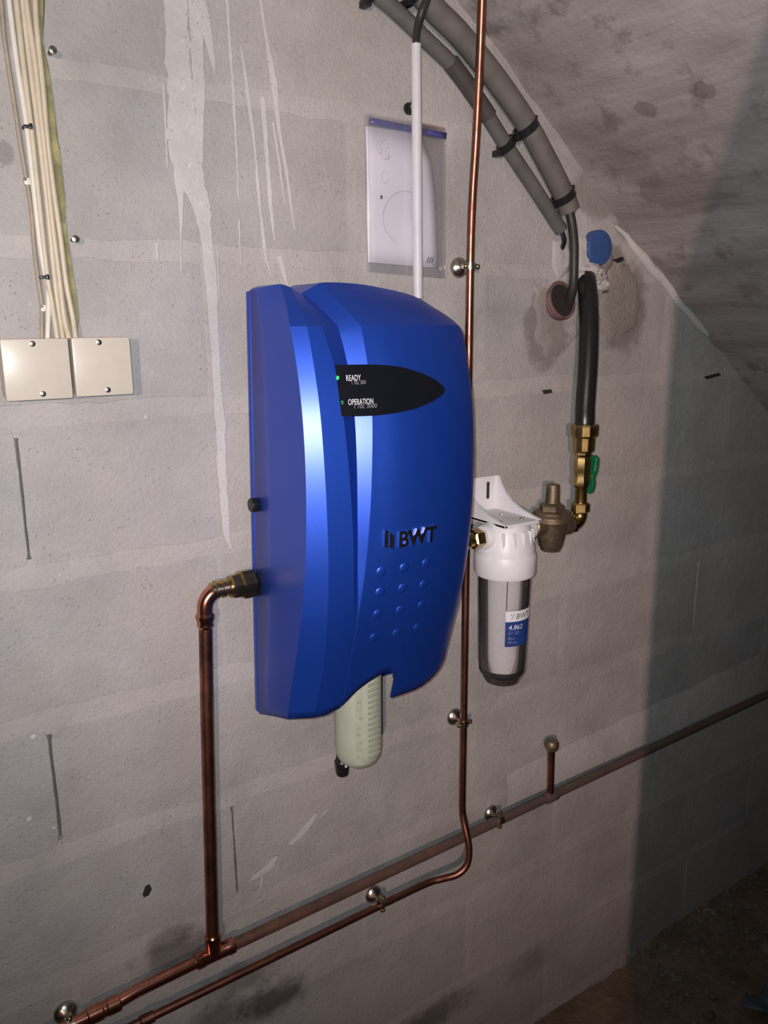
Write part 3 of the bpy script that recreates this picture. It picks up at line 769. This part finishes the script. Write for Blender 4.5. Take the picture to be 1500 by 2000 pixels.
obj('coupling', lathe(V(.215, .03, .606), (-1, 0, -.03), [(0, .0105), (.002, .0120), (.018, .0120), (.02, .0108), (.024, .0108), (.026, .0122), (.045, .0122), (.047, .0105)], 18), M_solder, riser)
obj('pipe', tube([V(.19, .03, .605), V(.05, .03, .602), V(-.4, .03, .60)], .0092, 14), M_solder, riser, smooth=60)
obj('pipe', tube([V(.385, .028, zp(.385)), V(.7, .027, zp(.7)), V(1.0, .026, zp(1.0)), V(1.4, .024, zp(1.4)), V(2.1, .022, zp(2.1)), V(2.49, .021, zp(2.49))], .0092, 14, 4), M_copper_d, riser, smooth=60)
obj('coupling', lathe(V(1.075, .0265, zp(1.09)), (1, 0, .0115), [(0, .0105), (.002, .0115), (.03, .0115), (.032, .0105)], 16), M_copper_d, riser)
stub = obj('stub', tube([V(1.089, .0265, .625), V(1.0865, .0265, .735)], .0072, 12), M_copper2, riser, smooth=60)
obj('stub_cap', lathe(V(1.0865, .0265, .727), (0, 0, 1), [(0, .007), (.002, .0125), (.008, .0148), (.016, .0148), (.021, .012), (.0225, .006)], 18), M_brass_dull, stub)

thin = thing('copper_pipe', V(.852, .03, .55), 'thin copper pipe dropping past the right side of the blue unit and bending left', 'pipe')
obj('pipe', tube([V(.826, .078, 2.038), V(.832, .070, 2.012), V(.842, .055, 1.93), V(.849, .042, 1.84), V(.851, .031, 1.70), V(.852, .030, 1.40), V(.853, .030, 1.10), V(.8535, .030, .86), V(.8535, .030, .70), V(.8535, .033, .665),
    V(.8535, .046, .632), V(.8525, .053, .605), V(.846, .054, .580), V(.828, .049, .565), V(.80, .038, .5605), V(.76, .030, .5590), V(.60, .029, .557), V(.43, .028, .5545), V(.26, .028, .553)], .0064, 12, 5), M_copper, thin, smooth=60)
obj('coupling', lathe(V(.262, .028, .553), (-1, 0, 0), [(0, .0066), (.001, .0085), (.02, .0085), (.022, .0066)], 14), M_copper2, thin)
obj('pipe', tube([V(.245, .028, .553), V(-.3, .028, .551)], .0064, 12), M_copper2, thin, smooth=60)

def clamp(name, X, z, pipe_off, pr, horiz, label):
    t = thing(name, V(X, 0, z), label, 'pipe clamp', 'pipe clamps on the block wall')
    obj('rosette', lathe(V(X, 0.0005, z), (0, -1, 0), [(0, .0165), (.002, .0168), (.005, .0155), (.009, .011), (.011, .007), (.013, .0045)], 22), M_steel, t, smooth=40)
    obj('screw_rod', lathe(V(X, .008, z), (0, -1, 0), [(0, .0032), (max(pipe_off - pr - .008, .003), .0032)], 10), M_steel, t)
    ax = (1, 0, 0) if horiz else (0, 0, 1)
    o = V(X, pipe_off, z) - Vector(ax) * .0055
    R0, R1 = pr + .0004, pr + .0022
    ring = lathe(o, ax, [(0, R0), (0, R1), (.011, R1), (.011, R0)], 20); ring = (ring[0], ring[1][:-2])
    obj('collar', ring, M_steel, t, smooth=30)
    for s in (-1, 1):
        c = V(X, pipe_off, z) + (Vector((0, 0, 1)) if horiz else Vector((1, 0, 0))) * s * (pr + .0055)
        lg = obj('lug', box(c.x - .0042, c.x + .0042, pipe_off - .004, pipe_off + .004, c.z - .0042, c.z + .0042, .001), M_steel, t)
        obj('lug_screw', lathe(c + Vector((0, -.004, 0)), (0, -1, 0), [(0, .0032), (.002, .0030), (.003, .0018)], 10), M_brass, lg)
    return t
clamp('pipe_clamp', .8505, 1.652, .031, .0064, False, 'round pipe clamp on the thin copper pipe above the blue unit')
clamp('pipe_clamp', .8535, .858, .030, .0064, False, 'round pipe clamp on the thin copper pipe below the blue unit')
clamp('pipe_clamp', .672, .562, .030, .0064, True, 'round pipe clamp on the thin horizontal copper pipe near the floor')
clamp('pipe_clamp', .950, .622, .0262, .0094, True, 'round pipe clamp on the dusty thick pipe right of the bend')
clamp('pipe_clamp', .145, .604, .030, .0094, True, 'round pipe clamp at the lower left corner of the wall')

# ------------------------------------------------------------------ white cartridge filter
fx, fo = .897, .080
flt = thing('water_filter', V(fx, fo, .955), 'cartridge water filter with white head and clear bowl beside the blue unit', 'water filter')
obj('head', lathe(V(fx, fo, 1.185), (0, 0, 1), [(0, .050), (.012, .050), (.020, .047), (.036, .044), (.050, .040), (.056, .034), (.058, .010)], 32), M_white, flt, smooth=35)
obj('port', lathe(V(fx - .030, fo, AXZ), (-1, 0, 0), [(0, .021), (.020, .021), (.024, .019)], 20), M_white, flt)
obj('port', lathe(V(fx + .030, fo, AXZ), (1, 0, 0), [(0, .021), (.022, .021), (.027, .019)], 20), M_white, flt)
for i in range(7):
    a = -1.2 + i * .4
    c = V(fx + .0455 * math.sin(a), fo + .0455 * math.cos(a), 1.212)
    obj('head_rib', box(c.x - .0018, c.x + .0018, -c.y - .004, -c.y + .002, 1.197, 1.228, .0006), M_white, flt)
ring = obj('cap_ring', lathe(V(fx, fo, 1.147), (0, 0, 1), [(0, .0445), (.001, .0505), (.006, .0525), (.036, .0525), (.040, .0505), (.041, .047)], 40), M_white, flt, smooth=35)
# bracket: wall plate, shelf, curved gussets
br = obj('bracket', join(box(fx - .034, fx + .047, .0005, .006, 1.232, 1.302, .0012), box(fx - .034, fx + .047, .005, fo + .035, 1.236, 1.242, .001)), M_white, flt, smooth=25)
def gusset(X, th):
    prof = [(.004, 1.238), (.004, 1.302), (.009, 1.302), (.016, 1.289), (.028, 1.275), (.045, 1.263), (.070, 1.253), (.100, 1.246), (fo + .035, 1.243), (fo + .035, 1.238)]
    return slab([Vector((X, -o, z)) for o, z in prof], (1, 0, 0), th)
obj('gusset', gusset(fx - .034, .005), M_white, br, smooth=0); obj('gusset', gusset(fx + .042, .005), M_white, br, smooth=0)
obj('slot_shade', box(fx - .018, fx - .012, .0055, .0068, 1.262, 1.292, .0004), M_hole_shade, br)  # dark plates on the bracket, the shade of its slots put into colour
obj('slot_shade', box(fx + .020, fx + .026, .0055, .0068, 1.262, 1.292, .0004), M_hole_shade, br)
for dx, do in ((-.022, .03), (.02, .035), (-.02, .075), (.024, .08)):
    obj('bracket_screw', lathe(V(fx + dx, do + .012, 1.2415), (0, 0, 1), [(0, .0042), (.002, .0040), (.003, .002)], 10), M_steel, br)
obj('cartridge', lathe(V(fx, fo, .975), (0, 0, 1), [(0, .034), (.002, .0372), (.175, .0388), (.18, .02)], 32), M_cart, flt, smooth=40)
bowl = lathe(V(fx, fo, .955), (0, 0, 1), [(.0, .001), (.0, .026), (.004, .029), (.012, .0385), (.018, .0412), (.05, .0422), (.195, .0455), (.2, .0455)], 40)
obj('bowl', (bowl[0], bowl[1][:-1]), M_clear, flt, smooth=40)
obj('bowl_foot', lathe(V(fx, fo, .951), (0, 0, 1), [(0, .022), (.001, .030), (.006, .0325), (.016, .0375), (.017, .030)], 32), M_foot, flt, smooth=40)
obj('bowl_seam', (lambda: ([V(fx + (.0428 + .0025 * t) * math.sin(a), fo + (.0428 + .0025 * t) * math.cos(a), lerp(1.095, 1.146, t)) for t in (0, 1) for a in (-.642, -.610)], [(0, 1, 3, 2)]))(), M_foot, flt, smooth=0)
def on_bowl(a, z): r = .0424 + .0032 * (z - 1.005) / .145 + .0006; return V(fx + r * math.sin(a), fo + r * math.cos(a), z)
def bowl_patch(a0, a1, z0, z1, lift=0):
    vs_, fs = [], []; n = 10
    for i in range(n + 1):
        for z in (z0, z1):
            p = on_bowl(lerp(a0, a1, i / n), z); c = V(fx, fo, z); vs_.append(p + (p - c).normalized() * lift)
    for i in range(n): fs.append((2 * i, 2 * i + 2, 2 * i + 3, 2 * i + 1))
    return vs_, fs
A0, A1 = -.66, .55
lb = obj('label_sticker', bowl_patch(A0, A1, 1.030, 1.094), M_labelblue, flt, smooth=60); tag(lb, label='blue and white maker sticker on the clear bowl')
obj('label_band', bowl_patch(A0, A1, 1.075, 1.094, .0003), M_txtw, lb, smooth=60)
def bowl_text(s, a, z, size, mat, shear=0.2):
    tv, tf = text_mesh(s, 1.0, 0.0, shear); vs_ = []
    for v in tv:
        p = on_bowl(a + v.x * size / .045, z + v.y * size); c = V(fx, fo, p.z); vs_.append(p + (p - c).normalized() * .0007)
    return obj('label_text', (vs_, tf), mat, lb, smooth=0)
bowl_text("'/ BWT", -.50, 1.0795, .0135, M_ink); bowl_text('4.862', -.55, 1.0610, .0120, M_txtw); bowl_text('51 20', -.55, 1.0525, .0085, M_txtg)
bowl_text('filtre', -.55, 1.043, .0065, M_txtg); bowl_text('90 um', -.55, 1.036, .0065, M_txtg)
con = thing('brass_connector', V(.80, AXO, AXZ - .02), 'short brass connector between the blue unit and the white filter head', 'connector')
obj('connector_body', lathe(V(.736, AXO, AXZ), (1, 0, 0), [(0, .0125), (.107, .0125)], 18), M_brass, con)
obj('connector_nut', hexnut(V(.790, AXO, AXZ), (1, 0, 0), .020, .0185), M_brass, con, smooth=20)
obj('connector_nut', hexnut(V(.822, AXO, AXZ), (1, 0, 0), .020, .0175), M_brass, con, smooth=20)

# ------------------------------------------------------------------ pressure reducer, valve and black supply pipe
rx = 1.005
red = thing('pressure_reducer', V(rx, AXO, 1.17), 'dull bronze pressure reducer between filter and green-handled valve', 'pressure reducer')
obj('bell', lathe(V(rx, AXO, 1.170), (0, 0, 1), [(0, .012), (.001, .017), (.010, .021), (.030, .0255), (.050, .0285), (.056, .0305)], 28), M_brass_dull, red, smooth=35)
obj('flange', lathe(V(rx, AXO, 1.224), (0, 0, 1), [(0, .031), (.002, .0375), (.011, .0375), (.014, .034), (.018, .032), (.020, .025)], 28), M_brass_dull, red, smooth=30)
obj('bonnet', lathe(V(rx, AXO, 1.243), (0, 0, 1), [(0, .0205), (.001, .0225), (.010, .0225), (.013, .018), (.015, .0125)], 6), M_brass_dull, red, smooth=20)
obj('adjusting_neck', lathe(V(rx, AXO, 1.257), (0, 0, 1), [(0, .0128), (.032, .0118), (.033, .0105), (.0335, .004)], 20), M_brass_dull, red, smooth=30)
obj('inlet', lathe(V(rx + .02, AXO, AXZ - .008), (1, 0, 0), [(0, .0165), (.022, .0165), (.024, .014), (.03, .014)], 18), M_brass_dull, red)
obj('outlet', lathe(V(rx - .02, AXO, AXZ), (-1, 0, 0), [(0, .0165), (.024, .0165), (.026, .0145), (.0295, .0145)], 18), M_brass_dull, red)
vx = 1.0765
val = thing('ball_valve', V(vx, AXO, 1.20), 'brass ball valve with green handle under the black pipe', 'valve')
ez = AXZ - .008
obj('elbow', tube([V(vx - .030, AXO, ez), V(vx - .016, AXO, ez), V(vx - .006, AXO, ez + .004), V(vx, AXO, ez + .013), V(vx, AXO, ez + .028)], .0125, 16, 3), M_brass, val, smooth=60)
obj('elbow_nut', hexnut(V(vx, AXO, ez + .020), (0, 0, 1), .018, .0165), M_brass, val, smooth=20)
obj('elbow_nut', hexnut(V(vx - .014, AXO, ez), (-1, 0, 0), .012, .0155), M_brass, val, smooth=20)
obj('tail_piece', lathe(V(vx, AXO, ez + .036), (0, 0, 1), [(0, .0105), (.03, .0105), (.033, .012)], 18), M_brass, val)
obj('valve_body', lathe(V(vx, AXO, ez + .066), (0, 0, 1), [(0, .0115), (.004, .0145), (.012, .0155), (.018, .0135), (.030, .0150), (.034, .0155), (.052, .0155), (.056, .0140), (.060, .0165), (.066, .0165)], 8, .2), M_brass, val, smooth=25)
obj('valve_stem', lathe(V(vx + .010, AXO, ez + .083), (1, 0, 0), [(0, .006), (.018, .006)], 12), M_brass, val)
hz = ez + .083
hprof = [(-.010, -.028), (.004, -.031), (.010, -.026), (.012, -.012), (.009, 0), (.013, .012), (.014, .034), (.008, .040), (-.008, .038), (-.012, .024), (-.010, .010), (-.012, -.008), (-.013, -.022)]
hd = obj('handle', slab([Vector((vx + .0185 + .003 * math.sin(z * 60), -(AXO + o), hz + z)) for o, z in hprof], (1, 0, 0), .009), M_green, val, smooth=0)
bv = hd.modifiers.new('soft', 'BEVEL'); bv.width = .0025; bv.segments = 2
obj('handle_screw', lathe(V(vx + .027, AXO, hz), (1, 0, 0), [(0, .0048), (.004, .0048), (.0055, .003)], 6), M_steel, hd)
obj('compression_nut', lathe(V(vx, AXO, ez + .130), (0, 0, 1), [(0, .0165), (.003, .0195), (.026, .0200), (.028, .0225), (.030, .0245), (.046, .0250), (.050, .0235), (.051, .018)], 12, .1), M_brass, val, smooth=20)
pipe = thing('black_water_pipe', V(1.08, .08, 1.38), 'thick black plastic water pipe coming out of the filler at upper right', 'pipe')
obj('pipe', tube([V(vx, AXO, ez + .160), V(vx + .0005, AXO, ez + .185), at(1143, 790, .075), at(1148, 715, .066), at(1150, 645, .054), at(1149, 590, .038), at(1146, 552, .018), at(1140, 525, -.01)], .0172, 20, 6), M_pe, pipe, smooth=60)
cap = thing('blue_plug', at(1166, 487), 'round blue plastic cap plugging a pipe beside the black pipe', 'plug')
c = at(1160, 485, 0)
obj('plug_disc', lathe(c + Vector((0, .000, 0)), (0, -1, 0), [(0, .031), (.014, .031), (.0165, .0295), (.0175, .024), (.0178, .001)], 30), M_cap, cap, smooth=30)
sl = thing('red_conduit_sleeve', at(1090, 590), 'open red corrugated sleeve in the wall with a cable going in', 'conduit')
c = at(1088, 590, 0)
prof = []
for i in range(5): prof += [(i * .005, .031 if i % 2 else .0285)]
pr = [(0.0, .0335), (.006, .0345), (.010, .033), (.013, .0345), (.0155, .0335), (.0155, .0295), (.004, .0275), (-.02, .0272)]
vf = lathe(c + Vector((0, .002, 0)), (0.05, -1, .25), pr, 28); vf = (vf[0], vf[1][:-2])
obj('sleeve_wall', vf, M_red, sl, smooth=40)
obj('sleeve_shade', lathe(c + Vector((0, .001, 0)), (0.05, -1, .25), [(0, .0288), (.0125, .0288)], 24), M_hole_shade, sl)  # added dark disc that paints the shade inside the sleeve

# ------------------------------------------------------------------ grey conduits along the vault
big = thing('grey_conduit', at(1027, 240), 'wide grey conduit curving along the edge of the vault', 'conduit')
bp = [(790, -60), (840, 10), (892, 62), (949, 130), (990, 185), (1027, 240), (1060, 300), (1086, 350), (1104, 388), (1112, 412)]
BP = [at(x, y, .024) for x, y in bp]
obj('tube', tube(BP, .0178, 16, 4), M_conduit_g, big, smooth=60)
sml = thing('grey_conduit', at(940, 207), 'narrow grey conduit with dark sleeve below the wide conduit', 'conduit')
sp = [(690, -45), (760, 9), (826, 72), (892, 137), (940, 207), (991, 288), (1040, 362), (1083, 429), (1096, 449)]
SP = [at(x, y, .0145) for x, y in sp]
obj('tube', tube(SP, .0116, 14, 4), M_conduit_s, sml, smooth=60)
obj('sleeve', tube([at(880, 122, .0145), at(905, 155, .0145), at(928, 188, .0145), at(955, 228, .0145)], .0132, 14, 3), M_sleeve, sml, smooth=60)
def saddle(px, py, tx, ty, off, r, label):
    c = at(px, py, off); d_ = (at(px + tx, py + ty, off) - c).normalized()
    t = thing('conduit_clip', at(px, py, 0), label, 'conduit clip', 'black clips on the grey conduits')
    a = Vector(d_); o = c - a * .006
    rg = lathe(o, a, [(0, r + .0002), (0, r + .0035), (.012, r + .0035), (.012, r + .0002)], 18); rg = (rg[0], rg[1][:-2])
    obj('clip_band', rg, M_black, t, smooth=30)
    s = Vector((0, -1, 0)).cross(a).normalized()
    for q in (-1, 1):
        e = c + s * q * (r + .006)
        obj('clip_ear', box(e.x - .005, e.x + .005, .0005, off + .004, e.z - .005, e.z + .005, .0015), M_black, t)
saddle(1027, 250, 33, 60, .024, .0178, 'black clip on the wide grey conduit halfway down its curve')
saddle(1100, 384, 18, 38, .024, .0178, 'black clip at the lower end of the wide grey conduit')
saddle(815, -22, 50, 62, .024, .0178, 'black clip on the wide grey conduit at the top edge')
saddle(988, 284, 50, 80, .0145, .0116, 'black clip on the narrow grey conduit below its dark sleeve')
saddle(726, -18, 66, 60, .0145, .0116, 'black clip on the narrow grey conduit at the top edge')
cb = thing('black_cable', at(1118, 480), 'thick dark cable from the wide conduit into the red sleeve', 'cable')
obj('cable', tube([at(1108, 398, .024), at(1116, 430, .026), at(1121, 475, .032), at(1121, 520, .034), at(1120, 552, .032), at(1116, 578, .024), at(1110, 597, .010), at(1105, 606, -.002)], .0078, 12, 5), M_blackcable, cb, smooth=60)
cb2 = thing('black_cable', at(1100, 460), 'short black cable end curling from the narrow conduit into the wall', 'cable')
obj('cable', tube([at(1090, 440, .0145), at(1097, 452, .016), at(1102, 468, .016), at(1099, 482, .008), at(1095, 488, -.002)], .0042, 10, 5), M_black, cb2, smooth=60)

# pale conduit down to the unit
wc = thing('cable_conduit', at(812, 350), 'pale grey straight conduit running down to the top of the blue unit', 'conduit')
obj('tube', tube([V(.7505, .021, 1.957), V(.7530, .021, 1.78), V(.7552, .021, 1.602)], .0076, 16), M_conduit_w, wc, smooth=60)
bc_ = thing('black_cable', at(820, 40), 'black cable entering the top of the pale conduit', 'cable')
obj('cable', tube([V(.7505, .021, 1.93), V(.7505, .0215, 1.96), at(815, 55, .035), at(823, 25, .048), at(835, -5, .05), at(850, -50, .05)], .0054, 10, 5), M_blackcable, bc_, smooth=60)
hk = thing('wall_plug', at(795, 212), 'small black wall plug left of the pale conduit', 'wall plug')
c = at(797, 213, 0)
obj('plug_hole', lathe(c, (0, -1, 0), [(0, .0085), (.003, .0085), (.004, .006)], 14), M_black, hk)
obj('plug_hook', tube([c + Vector((0, -.002, -.004)), c + Vector((-.003, -.010, -.006)), c + Vector((-.005, -.014, 0)), c + Vector((-.002, -.014, .007))], .0028, 8, 4), M_black, hk, smooth=60)

# ------------------------------------------------------------------ document pouch
pch = thing('document_pouch', V(.745, .001, 1.64), 'clear zip pouch with white instruction sheet hung behind the pale conduit', 'pouch')
def quad_grid(c00, c10, c11, c01, nu, nv, fn):
    vs_, fs = [], []
    for i in range(nu + 1):
        for k in range(nv + 1):
            u, v = i / nu, k / nv
            p = c00.lerp(c10, u).lerp(c01.lerp(c11, u), v); vs_.append(p + Vector((0, -fn(u, v), 0)))
    for i in range(nu):
        for k in range(nv):
            a = i * (nv + 1) + k; fs.append((a, a + nv + 1, a + nv + 2, a + 1))
    return vs_, fs
TL, TR, BR, BL = V(.672, 0, 1.858), V(.816, 0, 1.856), V(.816, 0, 1.634), V(.674, 0, 1.640)
wv = lambda u, v: .0012 * math.sin(u * 5 + v * 3) + .0008 * math.sin(v * 13 + u * 4)
obj('back_film', quad_grid(TL, TR, BR, BL, 12, 16, lambda u, v: .0025 + wv(u, v) * .5), M_film, pch, smooth=60)
def paper():
    L = [(714, 246), (716, 300), (717, 360), (717, 420), (718, 470), (719, 512)]; R = [(824, 262), (843, 315), (850, 370), (854, 430), (856, 490), (856, 524)]
    vs_, fs = [], []; n = 8
    for a, b in zip(L, R):
        for i in range(n + 1):
            u = i / n; v = (a[1] - 246) / 266
            vs_.append(at(lerp(a[0], b[0], u), lerp(a[1], b[1], u), .0052 + wv(u, v) * .7 + .0016 * math.sin(u * math.pi)))
    for r_ in range(len(L) - 1):
        for i in range(n): q = r_ * (n + 1) + i; fs.append((q, q + 1, q + n + 2, q + n + 1))
    return vs_, fs
pp = obj('instruction_sheet', paper(), M_paper, pch, smooth=60)
so = pp.modifiers.new('thickness', 'SOLIDIFY'); so.thickness = .0006
def mark(x, y, w_, h_, mat, sl_=0.0):
    c = at(x, y, .0088); d_ = .0009
    poly = [at(x - w_, y + h_, .0088), at(x + w_, y + h_, .0088), at(x + w_ + sl_, y - h_, .0088), at(x - w_ + sl_, y - h_, .0088)]
    obj('print_mark', slab(poly, depth=.0002), mat, pp, smooth=0)
for i in range(3): mark(834 + i * 4.5, 508, .9, 6, M_ink, 4)
mark(745, 385, 2, 3.5, M_ink)
for (x, y, a_, b_, n_) in ((752, 345, 7, 12, 12), (752, 292, 9, 20, 14), (757, 300, 4, 13, 10), (742, 286, 6, 14, 12)):
    obj('print_mark', tube([at(x + a_ * math.cos(q), y + b_ * math.sin(q), .0086) for q in np.linspace(.3, 5.6, n_)], .0005, 5), M_faint, pp)
ring_p = [at(790 + 42 * math.cos(a), 425 + 52 * math.sin(a), .0087) for a in np.linspace(2.0, 5.2, 18)]
obj('print_mark', tube(ring_p, .0006, 5), M_faint, pp)
zp_ = obj('zip_strip', quad_grid(at(714, 232), at(864, 262), at(863, 274), at(714, 245), 10, 2, lambda u, v: .0105 + .0008 * math.sin(u * 7)), M_zip, pch, smooth=60)
so = zp_.modifiers.new('thickness', 'SOLIDIFY'); so.thickness = .0014
obj('front_film', quad_grid(TL, TR, BR, BL, 12, 16, lambda u, v: .0098 + wv(u, v) + .0015 * math.sin(u * math.pi)), M_film, pch, smooth=60)

# ------------------------------------------------------------------ junction boxes and cables
def jbox(X0, X1, z0, z1, label):
    t = thing('junction_box', V((X0 + X1) / 2, 0, z0), label, 'junction box', 'cream junction boxes')
    obj('box_body', box(X0 + .002, X1 - .002, .0005, .033, z0 + .002, z1 - .002, .003), M_cream, t)
    lid = obj('lid', box(X0, X1, .0315, .0405, z0, z1, .0025), M_cream, t)
    for dx, z in ((-.003, z1 - .006), (.003, z0 + .007)):
        s = obj('lid_screw', lathe(V((X0 + X1) / 2 + dx, .040, z), (0, -1, 0), [(0, .0036), (.0012, .0034), (.0018, .002)], 14), M_steel, lid)
jbox(.1530, .2275, 1.4785, 1.5495, 'cream square junction box at the left edge of the photo')
jbox(.2310, .3005, 1.4795, 1.5500, 'cream square junction box right of its twin, nearer the blue unit')
Z3 = lambda pts, off: [at(x / 3, y / 3, off + (.0 if y < 1900 else .006)) for x, y in pts]
cabs = [
 ('dull beige cable leftmost in the bundle above the junction boxes', M_cable_g, .0026, .005, [(-5, -120), (10, 50), (25, 220), (55, 430), (85, 620), (128, 900), (158, 1070), (185, 1250), (200, 1450), (225, 1650), (244, 1790), (246, 1985)]),
 ('white cable, brightest of the bundle, going down to the left box', M_cable_w, .0031, .0125, [(40, -120), (58, 50), (100, 380), (150, 700), (186, 1000), (230, 1400), (262, 1600), (284, 1720), (279, 1985)]),
 ('cream cable third from the left in the bundle', M_cable, .0033, .0145, [(82, -120), (100, 50), (137, 380), (177, 700), (215, 1050), (253, 1400), (280, 1640), (302, 1760), (336, 1985)]),
 ('cream cable fourth from the left in the bundle', M_cable, .0033, .010, [(118, -120), (135, 60), (176, 400), (207, 640), (241, 900), (281, 1250), (316, 1600), (346, 1850), (368, 1985)]),
 ('cream cable fifth from the left in the bundle', M_cable, .0033, .0125, [(140, -120), (162, 80), (203, 350), (230, 600), (264, 900), (306, 1300), (344, 1600), (374, 1850), (405, 1985)]),
 ('cream cable at the right of the bundle beside the olive foam', M_cable, .0033, .0115, [(206, -120), (206, 20), (218, 200), (250, 500), (275, 800), (312, 1100), (355, 1400), (386, 1650), (424, 1850), (443, 1985)]),
 ('dull cream cable lying behind the others in the bundle', M_cable_g, .003, .005, [(170, -120), (186, 60), (215, 330), (240, 600), (262, 820), (300, 1150), (334, 1400), (366, 1700), (395, 1880), (425, 1985)]),
]
for lab, m_, r_, off, pts in cabs:
    t = thing('cable', at(pts[-1][0] / 3, pts[-1][1] / 3), lab, 'cable', 'cables above the junction boxes')
    obj('sheath', tube(Z3(pts, off), r_, 10, 4), m_, t, smooth=60)
def tie(px, py, w_, label):
    t = thing('cable_tie', at(px, py), label, 'cable tie', 'black cable ties on the cable bundle')
    a, b = at(px - w_, py, .0175), at(px + w_, py + 2, .0175)
    obj('tie_band', box(a.x, b.x, .006, .0185, a.z - .0018, a.z + .0018, .0008), M_black, t)
    obj('tie_head', box(lerp(a.x, b.x, .55), lerp(a.x, b.x, .9), .017, .0225, a.z - .003, a.z + .003, .001), M_black, t)
tie(55, 246, 9, 'black cable tie on the upper part of the cable bundle')
tie(88, 541, 9, 'black cable tie low on the cable bundle above the boxes')
fs_ = [(70, 250, -90), (64, 258, 0), (72, 255, 130), (78, 250, 250), (84, 285, 400), (92, 300, 520), (96, 320, 650), (100, 332, 800), (108, 350, 920), (113, 364, 1050), (120, 378, 1180), (126, 384, 1280), (132, 392, 1400), (136, 418, 1520), (140, 432, 1620), (146, 448, 1750), (148, 462, 1850), (150, 458, 1990)]
Lf = [at(a - 14 if a > 40 else a, y / 3, 0) for a, b, y in fs_]; Rf = [at(b / 3 + rnd.uniform(-1.5, 1.5), y / 3, 0) for a, b, y in fs_]
n = len(fs_); vs_ = []; fcs = []
for a, b in zip(Lf, Rf):
    for u, o in ((0, .0004), (.25, .0035), (.6, .0055), (.88, .0055), (1, .0004)):
        p = a.lerp(b, u); vs_.append(Vector((p.x, -o * rnd.uniform(.8, 1.2), p.z + rnd.uniform(-.002, .002))))
for i in range(n - 1):
    for k in range(4): fcs.append((i * 5 + k, i * 5 + k + 1, (i + 1) * 5 + k + 1, (i + 1) * 5 + k))
fm = obj('foam_strip', (vs_, fcs), M_foam, None, smooth=50, origin=at(110, 330)); tag(fm, 'olive yellow strip of hardened foam beside the cable bundle', 'foam strip')
for px, py, lab in ((53, 355, 'small pale cable clip on the left of the bundle'), (85, 602, 'small pale cable clip just above the left junction box')):
    t = thing('cable_clip', at(px, py), lab, 'cable clip', 'pale clips on the leftmost cable'); c = at(px, py, .005)
    obj('clip_body', box(c.x - .004, c.x + .004, .0005, .010, c.z - .004, c.z + .004, .0015), M_cable_w, t)
    obj('clip_nail', lathe(V(c.x - .003, .009, c.z + .002), (0, -1, 0), [(0, .0022), (.002, .002)], 8), M_steel, t)
for px, py, lab in ((97, 105, 'shiny screw sticking out of the wall near the top of the cable bundle'), (141, 469, 'shiny screw sticking out of the wall right of the cable bundle')):
    t = thing('wall_screw', at(px, py), lab, 'screw', 'screws beside the cables'); c = at(px, py, 0)
    obj('screw_shank', lathe(c, (0, -1, 0), [(0, .0026), (.014, .0026)], 10), M_brass_dull, t)
    obj('screw_head', lathe(c + Vector((0, -.014, 0)), (0, -1, 0), [(0, .004), (.002, .0044), (.0035, .0042), (.0042, .002)], 14), M_steel, t)

# ------------------------------------------------------------------ scrap on the floor
vs_, fcs = [], []
for i in range(7):
    for k in range(7):
        x = 1.50 + i * .03; o = .235 + k * .035
        vs_.append(V(x + .012 * k + rnd.uniform(-.006, .006), o, .05 + .018 * math.sin(i * 1.7 + k) + rnd.uniform(-.006, .008)))
for i in range(6):
    for k in range(6): q = i * 7 + k; fcs.append((q, q + 1, q + 8, q + 7))
sc = obj('plastic_scrap', (vs_, fcs), M_scrap, None, smooth=50, origin=V(1.6, .3, .03)); tag(sc, 'crumpled bluish plastic scrap on the dark floor at lower right corner', 'scrap')
so = sc.modifiers.new('thickness', 'SOLIDIFY'); so.thickness = .001
